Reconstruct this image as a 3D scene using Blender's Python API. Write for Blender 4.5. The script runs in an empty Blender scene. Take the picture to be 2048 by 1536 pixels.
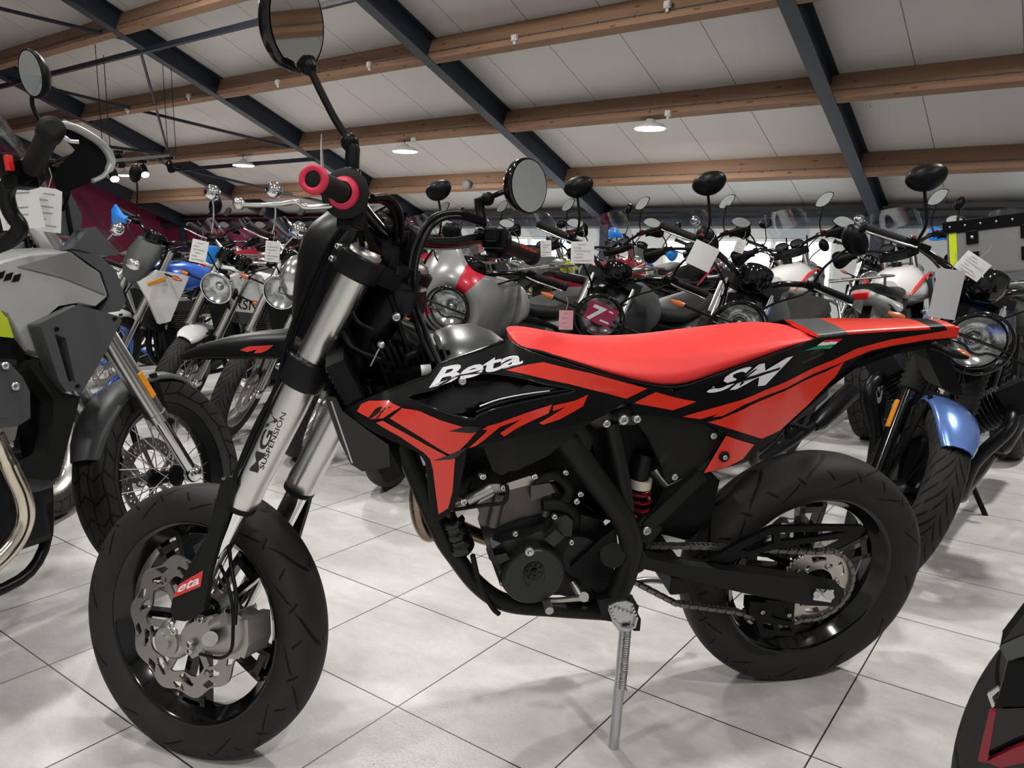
import bpy, bmesh, math, random
from mathutils import Vector, Matrix, Euler
V = Vector
PI = math.pi
random.seed(7)
SC = bpy.context.scene
COL = SC.collection
# ---------------------------------------------------------------- camera
FPX, CX, CY, CAMH = 1565.0, 1024.0, 768.0, 1.1116
RT = V((0.9998748731, 0.0158189159, 0.0))
FW = V((0.0027544285, -0.1741006676, 0.984724007))
UP = V((0.0155772663, -0.98460079, -0.174122455))
CAMP = V((0, 0, CAMH))
def ray(px, py):
    c = V((px - CX, py - CY, FPX))
    return V((RT.dot(c), FW.dot(c), UP.dot(c)))
def at_z(px, py, z):
    r = ray(px, py); return CAMP + r * ((z - CAMH) / r.z)
def at_d(px, py, d):
    """point on the ray at horizontal distance d"""
    r = ray(px, py); return CAMP + r * (d / math.hypot(r.x, r.y))
def make_camera():
    cd = bpy.data.cameras.new('camera'); co = bpy.data.objects.new('camera', cd)
    COL.objects.link(co)
    cd.sensor_width = 36.0; cd.lens = 36.0 * FPX / 2048.0
    cd.clip_start = 0.05; cd.clip_end = 200
    M = Matrix(((RT.x, -RT.y, -RT.z), (FW.x, -FW.y, -FW.z), (UP.x, -UP.y, -UP.z)))
    co.matrix_world = Matrix.Translation(CAMP) @ M.to_4x4()
    SC.camera = co
make_camera()
# ---------------------------------------------------------------- materials
MATS = {}
def mat(name, col, rough=0.5, metal=0.0, coat=0.0, noise=0.0, nscale=30.0, bump=0.0, spec=0.5, emit=None, estr=0.0, alpha=1.0, trans=0.0, ior=1.45):
    if name in MATS: return MATS[name]
    m = bpy.data.materials.new(name); m.use_nodes = True
    nt = m.node_tree; b = nt.nodes['Principled BSDF']
    b.inputs['Base Color'].default_value = (*col, 1)
    b.inputs['Roughness'].default_value = rough
    b.inputs['Metallic'].default_value = metal
    b.inputs['Coat Weight'].default_value = coat
    b.inputs['Coat Roughness'].default_value = 0.06
    b.inputs['Specular IOR Level'].default_value = spec
    b.inputs['IOR'].default_value = ior
    if trans: b.inputs['Transmission Weight'].default_value = trans
    if alpha < 1: b.inputs['Alpha'].default_value = alpha
    if emit:
        b.inputs['Emission Color'].default_value = (*emit, 1); b.inputs['Emission Strength'].default_value = estr
    if noise or bump:
        tc = nt.nodes.new('ShaderNodeTexCoord'); n = nt.nodes.new('ShaderNodeTexNoise')
        n.inputs['Scale'].default_value = nscale; n.inputs['Detail'].default_value = 4
        nt.links.new(tc.outputs['Object'], n.inputs['Vector'])
        if noise:
            mr = nt.nodes.new('ShaderNodeMapRange')
            mr.inputs['To Min'].default_value = max(0, rough - noise); mr.inputs['To Max'].default_value = min(1, rough + noise)
            nt.links.new(n.outputs['Fac'], mr.inputs['Value']); nt.links.new(mr.outputs['Result'], b.inputs['Roughness'])
        if bump:
            bp = nt.nodes.new('ShaderNodeBump'); bp.inputs['Strength'].default_value = bump; bp.inputs['Distance'].default_value = 0.002
            nt.links.new(n.outputs['Fac'], bp.inputs['Height']); nt.links.new(bp.outputs['Normal'], b.inputs['Normal'])
    MATS[name] = m
    return m
def nodes_of(name):
    m = bpy.data.materials.new(name); m.use_nodes = True; MATS[name] = m
    nt = m.node_tree
    return m, nt, nt.nodes['Principled BSDF']
class NW:
    """tiny helper for math node chains"""
    def __init__(s, nt): s.nt = nt
    def m(s, op, a, b=None, c=None):
        n = s.nt.nodes.new('ShaderNodeMath'); n.operation = op
        for i, x in enumerate((a, b, c)):
            if x is None: continue
            if isinstance(x, (int, float)): n.inputs[i].default_value = x
            else: s.nt.links.new(x, n.inputs[i])
        return n.outputs[0]
    def sep(s, v):
        n = s.nt.nodes.new('ShaderNodeSeparateXYZ'); s.nt.links.new(v, n.inputs[0]); return n.outputs
    def mix(s, fac, a, b):
        n = s.nt.nodes.new('ShaderNodeMix'); n.data_type = 'RGBA'
        if isinstance(fac, float): n.inputs['Factor'].default_value = fac
        else: s.nt.links.new(fac, n.inputs['Factor'])
        for k, x in (('A', a), ('B', b)):
            i = [q for q in n.inputs if q.name == k and q.type == 'RGBA'][0]
            if isinstance(x, tuple): i.default_value = (*x, 1)
            else: s.nt.links.new(x, i)
        return [q for q in n.outputs if q.type == 'RGBA'][0]
def tyre_mat(name, kind):
    """rubber with a groove pattern running over u (around) and v (across), from the tyre's UV map"""
    m, nt, b = nodes_of(name); w = NW(nt)
    uv = nt.nodes.new('ShaderNodeUVMap'); x, y, _ = w.sep(uv.outputs[0])
    a = w.m('SUBTRACT', y, 0.5); ab = w.m('ABSOLUTE', a)          # 0 centre .. 0.5 edge
    def band(val, period, width, off=0.0):
        q = w.m('FRACT', w.m('ADD', w.m('DIVIDE', val, period), off + 50.0))
        return w.m('LESS_THAN', q, width)
    if kind == 'road':      # sparse long curved grooves
        side = w.m('SIGN', a)
        s1 = w.m('ADD', x, w.m('MULTIPLY', w.m('POWER', w.m('ADD', ab, w.m('MULTIPLY', side, 0.01)), 1.6), 0.42))
        g = w.m('MULTIPLY', band(s1, 1 / 12.0, 0.075), w.m('LESS_THAN', w.m('FRACT', w.m('ADD', w.m('MULTIPLY', a, 2.0), w.m('MULTIPLY', x, 12.0))), 0.93))
        s2 = w.m('SUBTRACT', w.m('ADD', x, w.m('MULTIPLY', side, 0.012)), w.m('MULTIPLY', ab, 0.10))
        g2 = w.m('MULTIPLY', band(s2, 1 / 24.0, 0.09, 0.4), w.m('MULTIPLY', w.m('GREATER_THAN', ab, 0.20), w.m('LESS_THAN', ab, 0.28)))
        g = w.m('MAXIMUM', g, g2)
        g = w.m('MULTIPLY', g, w.m('LESS_THAN', ab, 0.36))
    elif kind == 'rain':    # dense chevrons
        s1 = w.m('ADD', x, w.m('MULTIPLY', w.m('POWER', ab, 0.6), 0.13))
        g = band(s1, 1 / 44.0, 0.26)
        g = w.m('MULTIPLY', g, w.m('GREATER_THAN', w.m('FRACT', w.m('ADD', w.m('MULTIPLY', ab, 5.0), w.m('MULTIPLY', s1, 22.0))), 0.18))
        g = w.m('MULTIPLY', g, w.m('LESS_THAN', ab, 0.36))
    else:                   # blocks
        s1 = w.m('ADD', x, w.m('MULTIPLY', w.m('ABSOLUTE', w.m('SUBTRACT', w.m('FRACT', w.m('MULTIPLY', ab, 4.2)), 0.5)), 0.03))
        g = band(s1, 1 / 30.0, 0.14)
        z = w.m('ADD', ab, w.m('MULTIPLY', w.m('ABSOLUTE', w.m('SUBTRACT', w.m('FRACT', w.m('MULTIPLY', x, 15.0)), 0.5)), 0.07))
        g = w.m('MAXIMUM', g, band(z, 0.155, 0.14, 0.5))
        g = w.m('MULTIPLY', g, w.m('LESS_THAN', ab, 0.40))
    nt.links.new(w.mix(g, (0.024, 0.0235, 0.023), (0.002, 0.002, 0.002)), b.inputs['Base Color']); b.inputs['Specular IOR Level'].default_value = 0.18
    b.inputs['Roughness'].default_value = 0.62
    bp = nt.nodes.new('ShaderNodeBump'); bp.inputs['Strength'].default_value = 1.0; bp.inputs['Distance'].default_value = 0.004; bp.invert = True
    nt.links.new(g, bp.inputs['Height']); nt.links.new(bp.outputs['Normal'], b.inputs['Normal'])
    return m
def wood_mat():
    m, nt, b = nodes_of('timber'); w = NW(nt)
    tc = nt.nodes.new('ShaderNodeTexCoord'); mp = nt.nodes.new('ShaderNodeMapping')
    mp.inputs['Scale'].default_value = (0.6, 14, 14); nt.links.new(tc.outputs['Object'], mp.inputs['Vector'])
    n = nt.nodes.new('ShaderNodeTexNoise'); n.inputs['Scale'].default_value = 2.0; n.inputs['Detail'].default_value = 6
    nt.links.new(mp.outputs[0], n.inputs['Vector'])
    mp2 = nt.nodes.new('ShaderNodeMapping'); mp2.inputs['Scale'].default_value = (3.2, 9, 9); nt.links.new(tc.outputs['Object'], mp2.inputs['Vector'])
    vo = nt.nodes.new('ShaderNodeTexVoronoi'); vo.inputs['Scale'].default_value = 1.0; nt.links.new(mp2.outputs[0], vo.inputs['Vector'])
    knot = w.m('LESS_THAN', vo.outputs['Distance'], 0.13)
    c = w.mix(n.outputs['Fac'], (0.20, 0.105, 0.062), (0.34, 0.205, 0.125))
    c = w.mix(w.m('MULTIPLY', knot, 0.75), c, (0.09, 0.04, 0.025))
    nt.links.new(c, b.inputs['Base Color']); b.inputs['Roughness'].default_value = 0.7
    return m
def floor_mat():
    m, nt, b = nodes_of('floor_tiles'); w = NW(nt)
    tc = nt.nodes.new('ShaderNodeTexCoord'); x, y, _ = w.sep(tc.outputs['Object'])
    T = 0.43
    def joint(v, off):
        q = w.m('FRACT', w.m('ADD', w.m('DIVIDE', w.m('SUBTRACT', v, off), T), 100.5))
        return w.m('ABSOLUTE', w.m('SUBTRACT', q, 0.5))
    jx = joint(x, -0.388); jy = joint(y, 1.673)
    d = w.m('MINIMUM', jx, jy)
    g = w.m('LESS_THAN', d, 0.0019 / T)
    # per tile random
    fx = w.m('FLOOR', w.m('ADD', w.m('DIVIDE', w.m('SUBTRACT', x, -0.388), T), 100.0)); fy = w.m('FLOOR', w.m('ADD', w.m('DIVIDE', w.m('SUBTRACT', y, 1.673), T), 100.0))
    cb = nt.nodes.new('ShaderNodeCombineXYZ'); nt.links.new(fx, cb.inputs[0]); nt.links.new(fy, cb.inputs[1])
    wn = nt.nodes.new('ShaderNodeTexWhiteNoise'); wn.noise_dimensions = '3D'; nt.links.new(cb.outputs[0], wn.inputs['Vector'])
    va = nt.nodes.new('ShaderNodeVectorMath'); va.operation = 'MULTIPLY_ADD'; nt.links.new(wn.outputs['Color'], va.inputs[0]); va.inputs[1].default_value = (9, 9, 9)
    nt.links.new(tc.outputs['Object'], va.inputs[2])
    mp = nt.nodes.new('ShaderNodeMapping'); mp.inputs['Scale'].default_value = (1.0, 1.7, 1); nt.links.new(va.outputs[0], mp.inputs['Vector'])
    n = nt.nodes.new('ShaderNodeTexNoise'); n.inputs['Scale'].default_value = 4.0; n.inputs['Detail'].default_value = 12; n.inputs['Roughness'].default_value = 0.74; n.inputs['Distortion'].default_value = 0.3
    nt.links.new(mp.outputs[0], n.inputs['Vector'])
    r = nt.nodes.new('ShaderNodeValToRGB'); e = r.color_ramp.elements
    e[0].position = 0.30; e[0].color = (0.47, 0.458, 0.442, 1); e[1].position = 0.68; e[1].color = (0.68, 0.67, 0.655, 1)
    nt.links.new(n.outputs['Fac'], r.inputs['Fac'])
    n2 = nt.nodes.new('ShaderNodeTexNoise'); n2.inputs['Scale'].default_value = 160; n2.inputs['Detail'].default_value = 3
    nt.links.new(tc.outputs['Object'], n2.inputs['Vector'])
    c = w.mix(w.m('MULTIPLY', w.m('SUBTRACT', n2.outputs['Fac'], 0.4), 0.35), r.outputs['Color'], (0.36, 0.35, 0.34))
    c = w.mix(g, c, (0.035, 0.032, 0.034))
    nt.links.new(c, b.inputs['Base Color'])
    mr = nt.nodes.new('ShaderNodeMapRange'); mr.inputs['To Min'].default_value = 0.20; mr.inputs['To Max'].default_value = 0.46
    nt.links.new(n2.outputs['Fac'], mr.inputs['Value']); nt.links.new(mr.outputs['Result'], b.inputs['Roughness'])
    bp = nt.nodes.new('ShaderNodeBump'); bp.inputs['Strength'].default_value = 0.25; bp.inputs['Distance'].default_value = 0.001
    nt.links.new(w.m('SUBTRACT', n2.outputs['Fac'], w.m('MULTIPLY', g, 2.0)), bp.inputs['Height']); nt.links.new(bp.outputs['Normal'], b.inputs['Normal'])
    b.inputs['Specular IOR Level'].default_value = 0.45
    return m
def panel_mat():
    """insulated roof panel: fine ribs along the slope, a joint every metre"""
    m, nt, b = nodes_of('roof_panels'); w = NW(nt)
    tc = nt.nodes.new('ShaderNodeTexCoord'); x, y, _ = w.sep(tc.outputs['Object'])
    q = w.m('ABSOLUTE', w.m('SUBTRACT', w.m('FRACT', w.m('ADD', x, 100.35)), 0.5))
    g = w.m('LESS_THAN', q, 0.006)
    rb = w.m('ABSOLUTE', w.m('SUBTRACT', w.m('FRACT', w.m('MULTIPLY', w.m('ADD', x, 100), 20)), 0.5))
    h = w.m('SUBTRACT', w.m('LESS_THAN', rb, 0.15), w.m('MULTIPLY', g, 4.0))
    n = nt.nodes.new('ShaderNodeTexNoise'); n.inputs['Scale'].default_value = 0.8; nt.links.new(tc.outputs['Object'], n.inputs['Vector'])
    c = w.mix(n.outputs['Fac'], (0.60, 0.585, 0.565), (0.68, 0.665, 0.64))
    c = w.mix(w.m('MULTIPLY', g, 0.85), c, (0.13, 0.12, 0.12))
    nt.links.new(c, b.inputs['Base Color']); b.inputs['Roughness'].default_value = 0.38
    bp = nt.nodes.new('ShaderNodeBump'); bp.inputs['Strength'].default_value = 0.35; bp.inputs['Distance'].default_value = 0.002
    nt.links.new(h, bp.inputs['Height']); nt.links.new(bp.outputs['Normal'], b.inputs['Normal'])
    return m
def glass_mat(name, tint=(0.9, 0.93, 0.95), op=0.25, rough=0.03):
    m, nt, b = nodes_of(name)
    out = nt.nodes['Material Output']; nt.nodes.remove(b)
    t = nt.nodes.new('ShaderNodeBsdfTransparent'); t.inputs[0].default_value = (*tint, 1)
    g = nt.nodes.new('ShaderNodeBsdfGlossy'); g.inputs['Roughness'].default_value = rough; g.inputs[0].default_value = (0.95, 0.96, 0.97, 1)
    fr = nt.nodes.new('ShaderNodeMath'); fr.operation = 'MULTIPLY'; fr.inputs[1].default_value = 0.55; lw = nt.nodes.new('ShaderNodeLayerWeight'); lw.inputs[0].default_value = 0.25; pw = nt.nodes.new('ShaderNodeMath'); pw.operation = 'POWER'; pw.inputs[1].default_value = 3.0; nt.links.new(lw.outputs['Facing'], pw.inputs[0]); nt.links.new(pw.outputs[0], fr.inputs[0])
    mx = nt.nodes.new('ShaderNodeMixShader'); ad = nt.nodes.new('ShaderNodeMath'); ad.operation = 'ADD'; ad.inputs[1].default_value = op; ad.use_clamp = True
    nt.links.new(fr.outputs[0], ad.inputs[0]); nt.links.new(ad.outputs[0], mx.inputs[0])
    nt.links.new(t.outputs[0], mx.inputs[1]); nt.links.new(g.outputs[0], mx.inputs[2]); nt.links.new(mx.outputs[0], out.inputs[0])
    return m
BLK = mat('black_plastic', (0.004, 0.004, 0.0045), 0.36, noise=0.06, spec=0.16)
BLKG = mat('gloss_black', (0.003, 0.003, 0.0035), 0.12, coat=0.25, spec=0.4)
BLKM = mat('matt_black_metal', (0.008, 0.008, 0.009), 0.34, metal=0.2, spec=0.25)
SATB = mat('satin_black_plastic', (0.0095, 0.010, 0.0098), 0.42, bump=0.15, nscale=400, spec=0.2)
ENG = mat('engine_grey', (0.10, 0.095, 0.09), 0.42, metal=0.75, bump=0.25, nscale=180)
ENGD = mat('engine_dark', (0.011, 0.011, 0.012), 0.40, metal=0.25, spec=0.3, bump=0.2, nscale=220)
ALU = mat('cast_aluminium', (0.42, 0.41, 0.39), 0.38, metal=0.9, bump=0.15, nscale=250)
ALUB = mat('brushed_aluminium', (0.62, 0.62, 0.61), 0.24, metal=1.0, noise=0.05, nscale=80)
CHR = mat('chrome', (0.75, 0.75, 0.76), 0.08, metal=1.0)
STEEL = mat('zinc_steel', (0.50, 0.51, 0.52), 0.33, metal=0.95, noise=0.1, nscale=120)
ROTOR = mat('rotor_steel', (0.36, 0.345, 0.33), 0.32, metal=0.95, noise=0.08, nscale=140)
HEADER = mat('header_steel', (0.30, 0.235, 0.17), 0.28, metal=1.0, noise=0.08, nscale=20)
PIPE = mat('polished_pipe', (0.66, 0.60, 0.50), 0.14, metal=1.0)
REDC = mat('red_seat_cover', (0.70, 0.030, 0.028), 0.55, bump=0.12, nscale=500)
REDP = mat('red_graphic', (0.62, 0.022, 0.018), 0.30, coat=0.5)
REDG = mat('orange_red_graphic', (0.68, 0.028, 0.012), 0.30, coat=0.5)
REDN = mat('dark_red_plastic', (0.20, 0.004, 0.016), 0.35, coat=0.2)
CRIM = mat('crimson_rubber', (0.55, 0.018, 0.065), 0.5)
WHT = mat('white_graphic', (0.72, 0.72, 0.78), 0.35)
WHP = mat('white_paint', (0.74, 0.74, 0.73), 0.22, coat=0.5)
GRYP = mat('silver_paint', (0.42, 0.425, 0.42), 0.32, metal=0.25, coat=0.3)
GRYD = mat('grey_satin_plastic', (0.055, 0.06, 0.062), 0.42, bump=0.1, nscale=500)
GRYT = mat('dark_grey_paint', (0.060, 0.064, 0.066), 0.35, metal=0.3, coat=0.2)
BLUP = mat('blue_paint', (0.045, 0.15, 0.62), 0.24, metal=0.25, coat=0.5)
BLUS = mat('steel_blue_paint', (0.13, 0.24, 0.60), 0.26, metal=0.5, coat=0.5)
CYAN = mat('cyan_blue_plastic', (0.01, 0.22, 0.72), 0.35, coat=0.3)
LIME = mat('lime_plastic', (0.50, 0.70, 0.03), 0.35)
YELT = mat('yellow_label', (0.72, 0.90, 0.02), 0.5)
AMB = mat('amber_lens', (0.80, 0.30, 0.02), 0.2, coat=0.5)
ORAD = mat('orange_lens', (0.50, 0.13, 0.04), 0.2, coat=0.5)
REDL = mat('red_lens', (0.65, 0.01, 0.01), 0.2, coat=0.5)
AMBG = mat('amber_tinted_screen', (0.80, 0.42, 0.04), 0.15, alpha=0.8)
MAGP = mat('magenta_sticker', (0.33, 0.012, 0.085), 0.35)
PAPER = mat('white_card', (0.74, 0.74, 0.73), 0.6)
INK = mat('grey_print', (0.30, 0.30, 0.30), 0.7)
BINK = mat('black_print', (0.015, 0.015, 0.016), 0.5)
GRN = mat('green_print', (0.01, 0.22, 0.09), 0.4)
MIRR = mat('mirror_glass', (0.78, 0.80, 0.78), 0.02, metal=1.0)
DIAL = mat('dial_glass', (0.02, 0.02, 0.025), 0.06, coat=1.0)
LENS = mat('headlamp_reflector', (0.68, 0.68, 0.67), 0.16, metal=0.9, bump=0.4, nscale=60)
SEATM = mat('black_seat_vinyl', (0.009, 0.009, 0.010), 0.5, spec=0.4, bump=0.2, nscale=350)
RUBB = mat('rubber', (0.010, 0.010, 0.010), 0.6, spec=0.18)
SPRG = mat('red_spring', (0.55, 0.01, 0.03), 0.3, coat=0.4)
CLR = glass_mat('clear_screen', op=0.08)
TY = {'road': tyre_mat('road_tyre_rubber', 'road'), 'rain': tyre_mat('rain_tyre_rubber', 'rain'), 'block': tyre_mat('block_tyre_rubber', 'block')}
TIMB = wood_mat(); FLOORM = floor_mat(); PANM = panel_mat()
NAVY = mat('navy_steel', (0.022, 0.029, 0.044), 0.45, noise=0.06)
MAGW = mat('magenta_wall', (0.17, 0.012, 0.055), 0.7)
LGTW = mat('light_wall', (0.52, 0.54, 0.55), 0.7)
# ---------------------------------------------------------------- mesh builder
def perp(d):
    d = d.normalized(); a = V((0, 0, 1)) if abs(d.z) < 0.9 else V((1, 0, 0))
    u = d.cross(a).normalized(); return u, d.cross(u).normalized()
class MB:
    def __init__(s): s.v = []; s.f = []; s.mi = []; s.sm = []; s.uv = None
    def add(s, vs, fs, mi=0, sm=False):
        o = len(s.v); s.v += [V(p) for p in vs]
        for f in fs: s.f.append(tuple(i + o for i in f)); s.mi.append(mi); s.sm.append(sm)
    def box(s, c, size, R=None, mi=0):
        c = V(c); x, y, z = [q / 2 for q in size]
        P = [V((i * x, j * y, k * z)) for i in (-1, 1) for j in (-1, 1) for k in (-1, 1)]
        if R: P = [R @ p for p in P]
        s.add([c + p for p in P], [(0, 1, 3, 2), (4, 6, 7, 5), (0, 4, 5, 1), (2, 3, 7, 6), (0, 2, 6, 4), (1, 5, 7, 3)], mi)
        return s
    def bar(s, a, b, w, h, up=V((0, 0, 1)), mi=0):
        a = V(a); b = V(b); d = (b - a).normalized(); y = V(up).cross(d)
        if y.length < 1e-4: y = V((0, 1, 0))
        y.normalize(); z = d.cross(y)
        R = Matrix((d, y, z)).transposed()
        return s.box((a + b) / 2, ((b - a).length, w, h), R, mi)
    def rings(s, R, mi=0, sm=True, caps=True, closed=False):
        n = len(R[0]); vs = [p for r in R for p in r]; fs = []
        m = len(R)
        for i in range(m if closed else m - 1):
            for j in range(n):
                a = i * n + j; b = i * n + (j + 1) % n; i2 = (i + 1) % m
                fs.append((a, b, i2 * n + (j + 1) % n, i2 * n + j))
        s.add(vs, fs, mi, sm)
        if caps and not closed:
            s.add(R[0], [tuple(range(n))[::-1]], mi); s.add(R[-1], [tuple(range(n))], mi)
        return s
    def tube(s, pts, r, n=12, mi=0, caps=True, closed=False, flat=None):
        pts = [V(p) for p in pts]; m = len(pts)
        rr = r if isinstance(r, (list, tuple)) else [r] * m
        R = []; u = None
        for i, p in enumerate(pts):
            if closed: d = pts[(i + 1) % m] - pts[i - 1]
            else: d = (pts[min(i + 1, m - 1)] - pts[max(i - 1, 0)])
            d.normalize()
            if u is None: u, v = perp(d)
            else:
                u = (u - d * u.dot(d))
                if u.length < 1e-5: u, v = perp(d)
                u.normalize()
            v = d.cross(u)
            fl = flat or 1.0
            R.append([p + u * math.cos(2 * PI * k / n) * rr[i] + v * math.sin(2 * PI * k / n) * rr[i] * fl for k in range(n)])
        return s.rings(R, mi, True, caps, closed)
    def cyl(s, a, b, r, r2=None, n=24, mi=0):
        a = V(a); b = V(b); d = b - a; u, v = perp(d); r2 = r if r2 is None else r2
        R = [[p + (u * math.cos(2 * PI * k / n) + v * math.sin(2 * PI * k / n)) * q for k in range(n)] for p, q in ((a, r), (b, r2))]
        return s.rings(R, mi, True)
    def lathe(s, o, d, prof, n=32, mi=0, closed=False, caps=False):
        o = V(o); d = V(d).normalized(); u, v = perp(d)
        R = [[o + d * t + (u * math.cos(2 * PI * k / n) + v * math.sin(2 * PI * k / n)) * r for k in range(n)] for t, r in prof]
        return s.rings(R, mi, True, caps, closed)
    def ball(s, c, r, n=12, mi=0, sq=(1, 1, 1), R=None):
        c = V(c); rr = V((r * sq[0], r * sq[1], r * sq[2])); m = n // 2; rings = []
        for i in range(1, m):
            t = PI * i / m; ring = []
            for k in range(n):
                p = V((rr.x * math.sin(t) * math.cos(2 * PI * k / n), rr.y * math.sin(t) * math.sin(2 * PI * k / n), rr.z * math.cos(t)))
                ring.append(c + (R @ p if R else p))
            rings.append(ring)
        o = len(s.v); s.rings(rings, mi, True, False)
        for sg, ring in ((1, 0), (-1, m - 2)):
            p = V((0, 0, sg * rr.z)); s.v.append(c + (R @ p if R else p)); q = len(s.v) - 1
            for k in range(n):
                a = o + ring * n + k; b = o + ring * n + (k + 1) % n
                s.f.append((q, a, b) if sg > 0 else (q, b, a)); s.mi.append(mi); s.sm.append(True)
        return s
    def prism(s, poly, off, mi=0, sm=False, mi_side=None):
        poly = [V(p) for p in poly]; off = V(off); n = len(poly)
        vs = poly + [p + off for p in poly]
        s.add(vs, [tuple(range(n)), tuple(range(2 * n - 1, n - 1, -1))], mi, False)
        s.add(vs, [(i, (i + 1) % n + 0, (i + 1) % n + n, i + n) for i in range(n)], mi if mi_side is None else mi_side, sm)
        return s
    def plate_holes(s, outer, holes, off, mi=0):
        """flat plate with holes: outer/holes are loops of points, off the thickness vector"""
        bm = bmesh.new(); es = []
        for loop in [outer] + list(holes):
            vv = [bm.verts.new(p) for p in loop]
            es += [bm.edges.new((vv[i], vv[(i + 1) % len(vv)])) for i in range(len(vv))]
        bmesh.ops.triangle_fill(bm, use_beauty=True, use_dissolve=False, edges=es)
        bm.verts.index_update()
        vs = [v.co.copy() for v in bm.verts]; fs = [tuple(v.index for v in f.verts) for f in bm.faces]
        bm.free(); off = V(off)
        s.add(vs, fs, mi); s.add([p + off for p in vs], [f[::-1] for f in fs], mi)
        for loop in [outer] + list(holes):
            n = len(loop); L = [V(p) for p in loop]
            s.add(L + [p + off for p in L], [(i, (i + 1) % n, (i + 1) % n + n, i + n) for i in range(n)], mi)
        return s
    def mirror(s):
        """add a copy mirrored in y"""
        o = len(s.v); s.v += [V((p.x, -p.y, p.z)) for p in s.v]
        n = len(s.f)
        for i in range(n): s.f.append(tuple(j + o for j in s.f[i][::-1])); s.mi.append(s.mi[i]); s.sm.append(s.sm[i])
        return s
    def xf(s, M): s.v = [M @ p for p in s.v]; return s
    def build(s, name, mats, parent=None, bevel=0, sub=0, M=None, fixn=True, seg=2, auto=None):
        me = bpy.data.meshes.new(name); me.from_pydata([tuple(p) for p in s.v], [], s.f)
        if not isinstance(mats, (list, tuple)): mats = [mats]
        for m in mats: me.materials.append(m)
        me.polygons.foreach_set('material_index', s.mi); me.polygons.foreach_set('use_smooth', s.sm)
        if s.uv:
            l = me.uv_layers.new(name='UVMap')
            for i, q in enumerate(s.uv): l.data[i].uv = q
        if fixn:
            bm = bmesh.new(); bm.from_mesh(me); bmesh.ops.recalc_face_normals(bm, faces=bm.faces); bm.to_mesh(me); bm.free()
        me.update()
        o = bpy.data.objects.new(name, me); COL.objects.link(o)
        if parent: o.parent = parent
        if M is not None: o.matrix_local = M
        if bevel:
            b = o.modifiers.new('bevel', 'BEVEL'); b.width = bevel; b.segments = seg; b.limit_method = 'ANGLE'; b.angle_limit = math.radians(35)
            b.harden_normals = False
        if sub:
            q = o.modifiers.new('sub', 'SUBSURF'); q.levels = sub; q.render_levels = sub
        return o
def tag(o, label=None, cat=None, group=None, kind=None):
    if label: o['label'] = label
    if cat: o['category'] = cat
    if group: o['group'] = group
    if kind: o['kind'] = kind
    return o
def empty(name, M=None, label=None, cat=None, group=None):
    o = bpy.data.objects.new(name, None); COL.objects.link(o); o.empty_display_size = 0.1
    if M is not None: o.matrix_world = M
    return tag(o, label, cat, group)
def spline(pts, k=6, closed=False):
    """Catmull-Rom through the points"""
    P = [V(p) for p in pts]; n = len(P); out = []
    rng = range(n if closed else n - 1)
    for i in rng:
        p1, p2 = P[i], P[(i + 1) % n]
        p0 = P[i - 1] if (closed or i > 0) else p1 * 2 - p2
        p3 = P[(i + 2) % n] if (closed or i + 2 < n) else p2 * 2 - p1
        for j in range(k):
            t = j / k
            out.append(0.5 * ((2 * p1) + (p2 - p0) * t + (2 * p0 - 5 * p1 + 4 * p2 - p3) * t * t + (3 * p1 - p0 - 3 * p2 + p3) * t ** 3))
    if not closed: out.append(P[-1])
    return out
def sring(c, u, v, a, b, e=2.5, n=24, lo=None):
    """super-ellipse ring; lo = other half-height below the centre"""
    out = []
    for k in range(n):
        t = 2 * PI * k / n; ct, st = math.cos(t), math.sin(t)
        x = abs(ct) ** (2 / e) * (1 if ct >= 0 else -1); y = abs(st) ** (2 / e) * (1 if st >= 0 else -1)
        bb = b if (y >= 0 or lo is None) else lo
        out.append(V(c) + V(u) * x * a + V(v) * y * bb)
    return out
X, Y, Z = V((1, 0, 0)), V((0, 1, 0)), V((0, 0, 1))
def text_polys(txt, size=1.0, shear=0.0, extrude=0.0):
    """letter shapes from Blender's built-in font as (verts, faces)"""
    cu = bpy.data.curves.new('t', 'FONT'); cu.body = txt; cu.size = size; cu.shear = shear; cu.extrude = extrude; cu.resolution_u = 3
    cu.align_x = 'CENTER'; cu.align_y = 'CENTER'
    o = bpy.data.objects.new('t', cu); COL.objects.link(o)
    dg = bpy.context.evaluated_depsgraph_get(); me = bpy.data.meshes.new_from_object(o.evaluated_get(dg))
    vs = [v.co.copy() for v in me.vertices]; fs = [tuple(p.vertices) for p in me.polygons]
    bpy.data.objects.remove(o); bpy.data.curves.remove(cu); bpy.data.meshes.remove(me)
    return vs, fs
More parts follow.
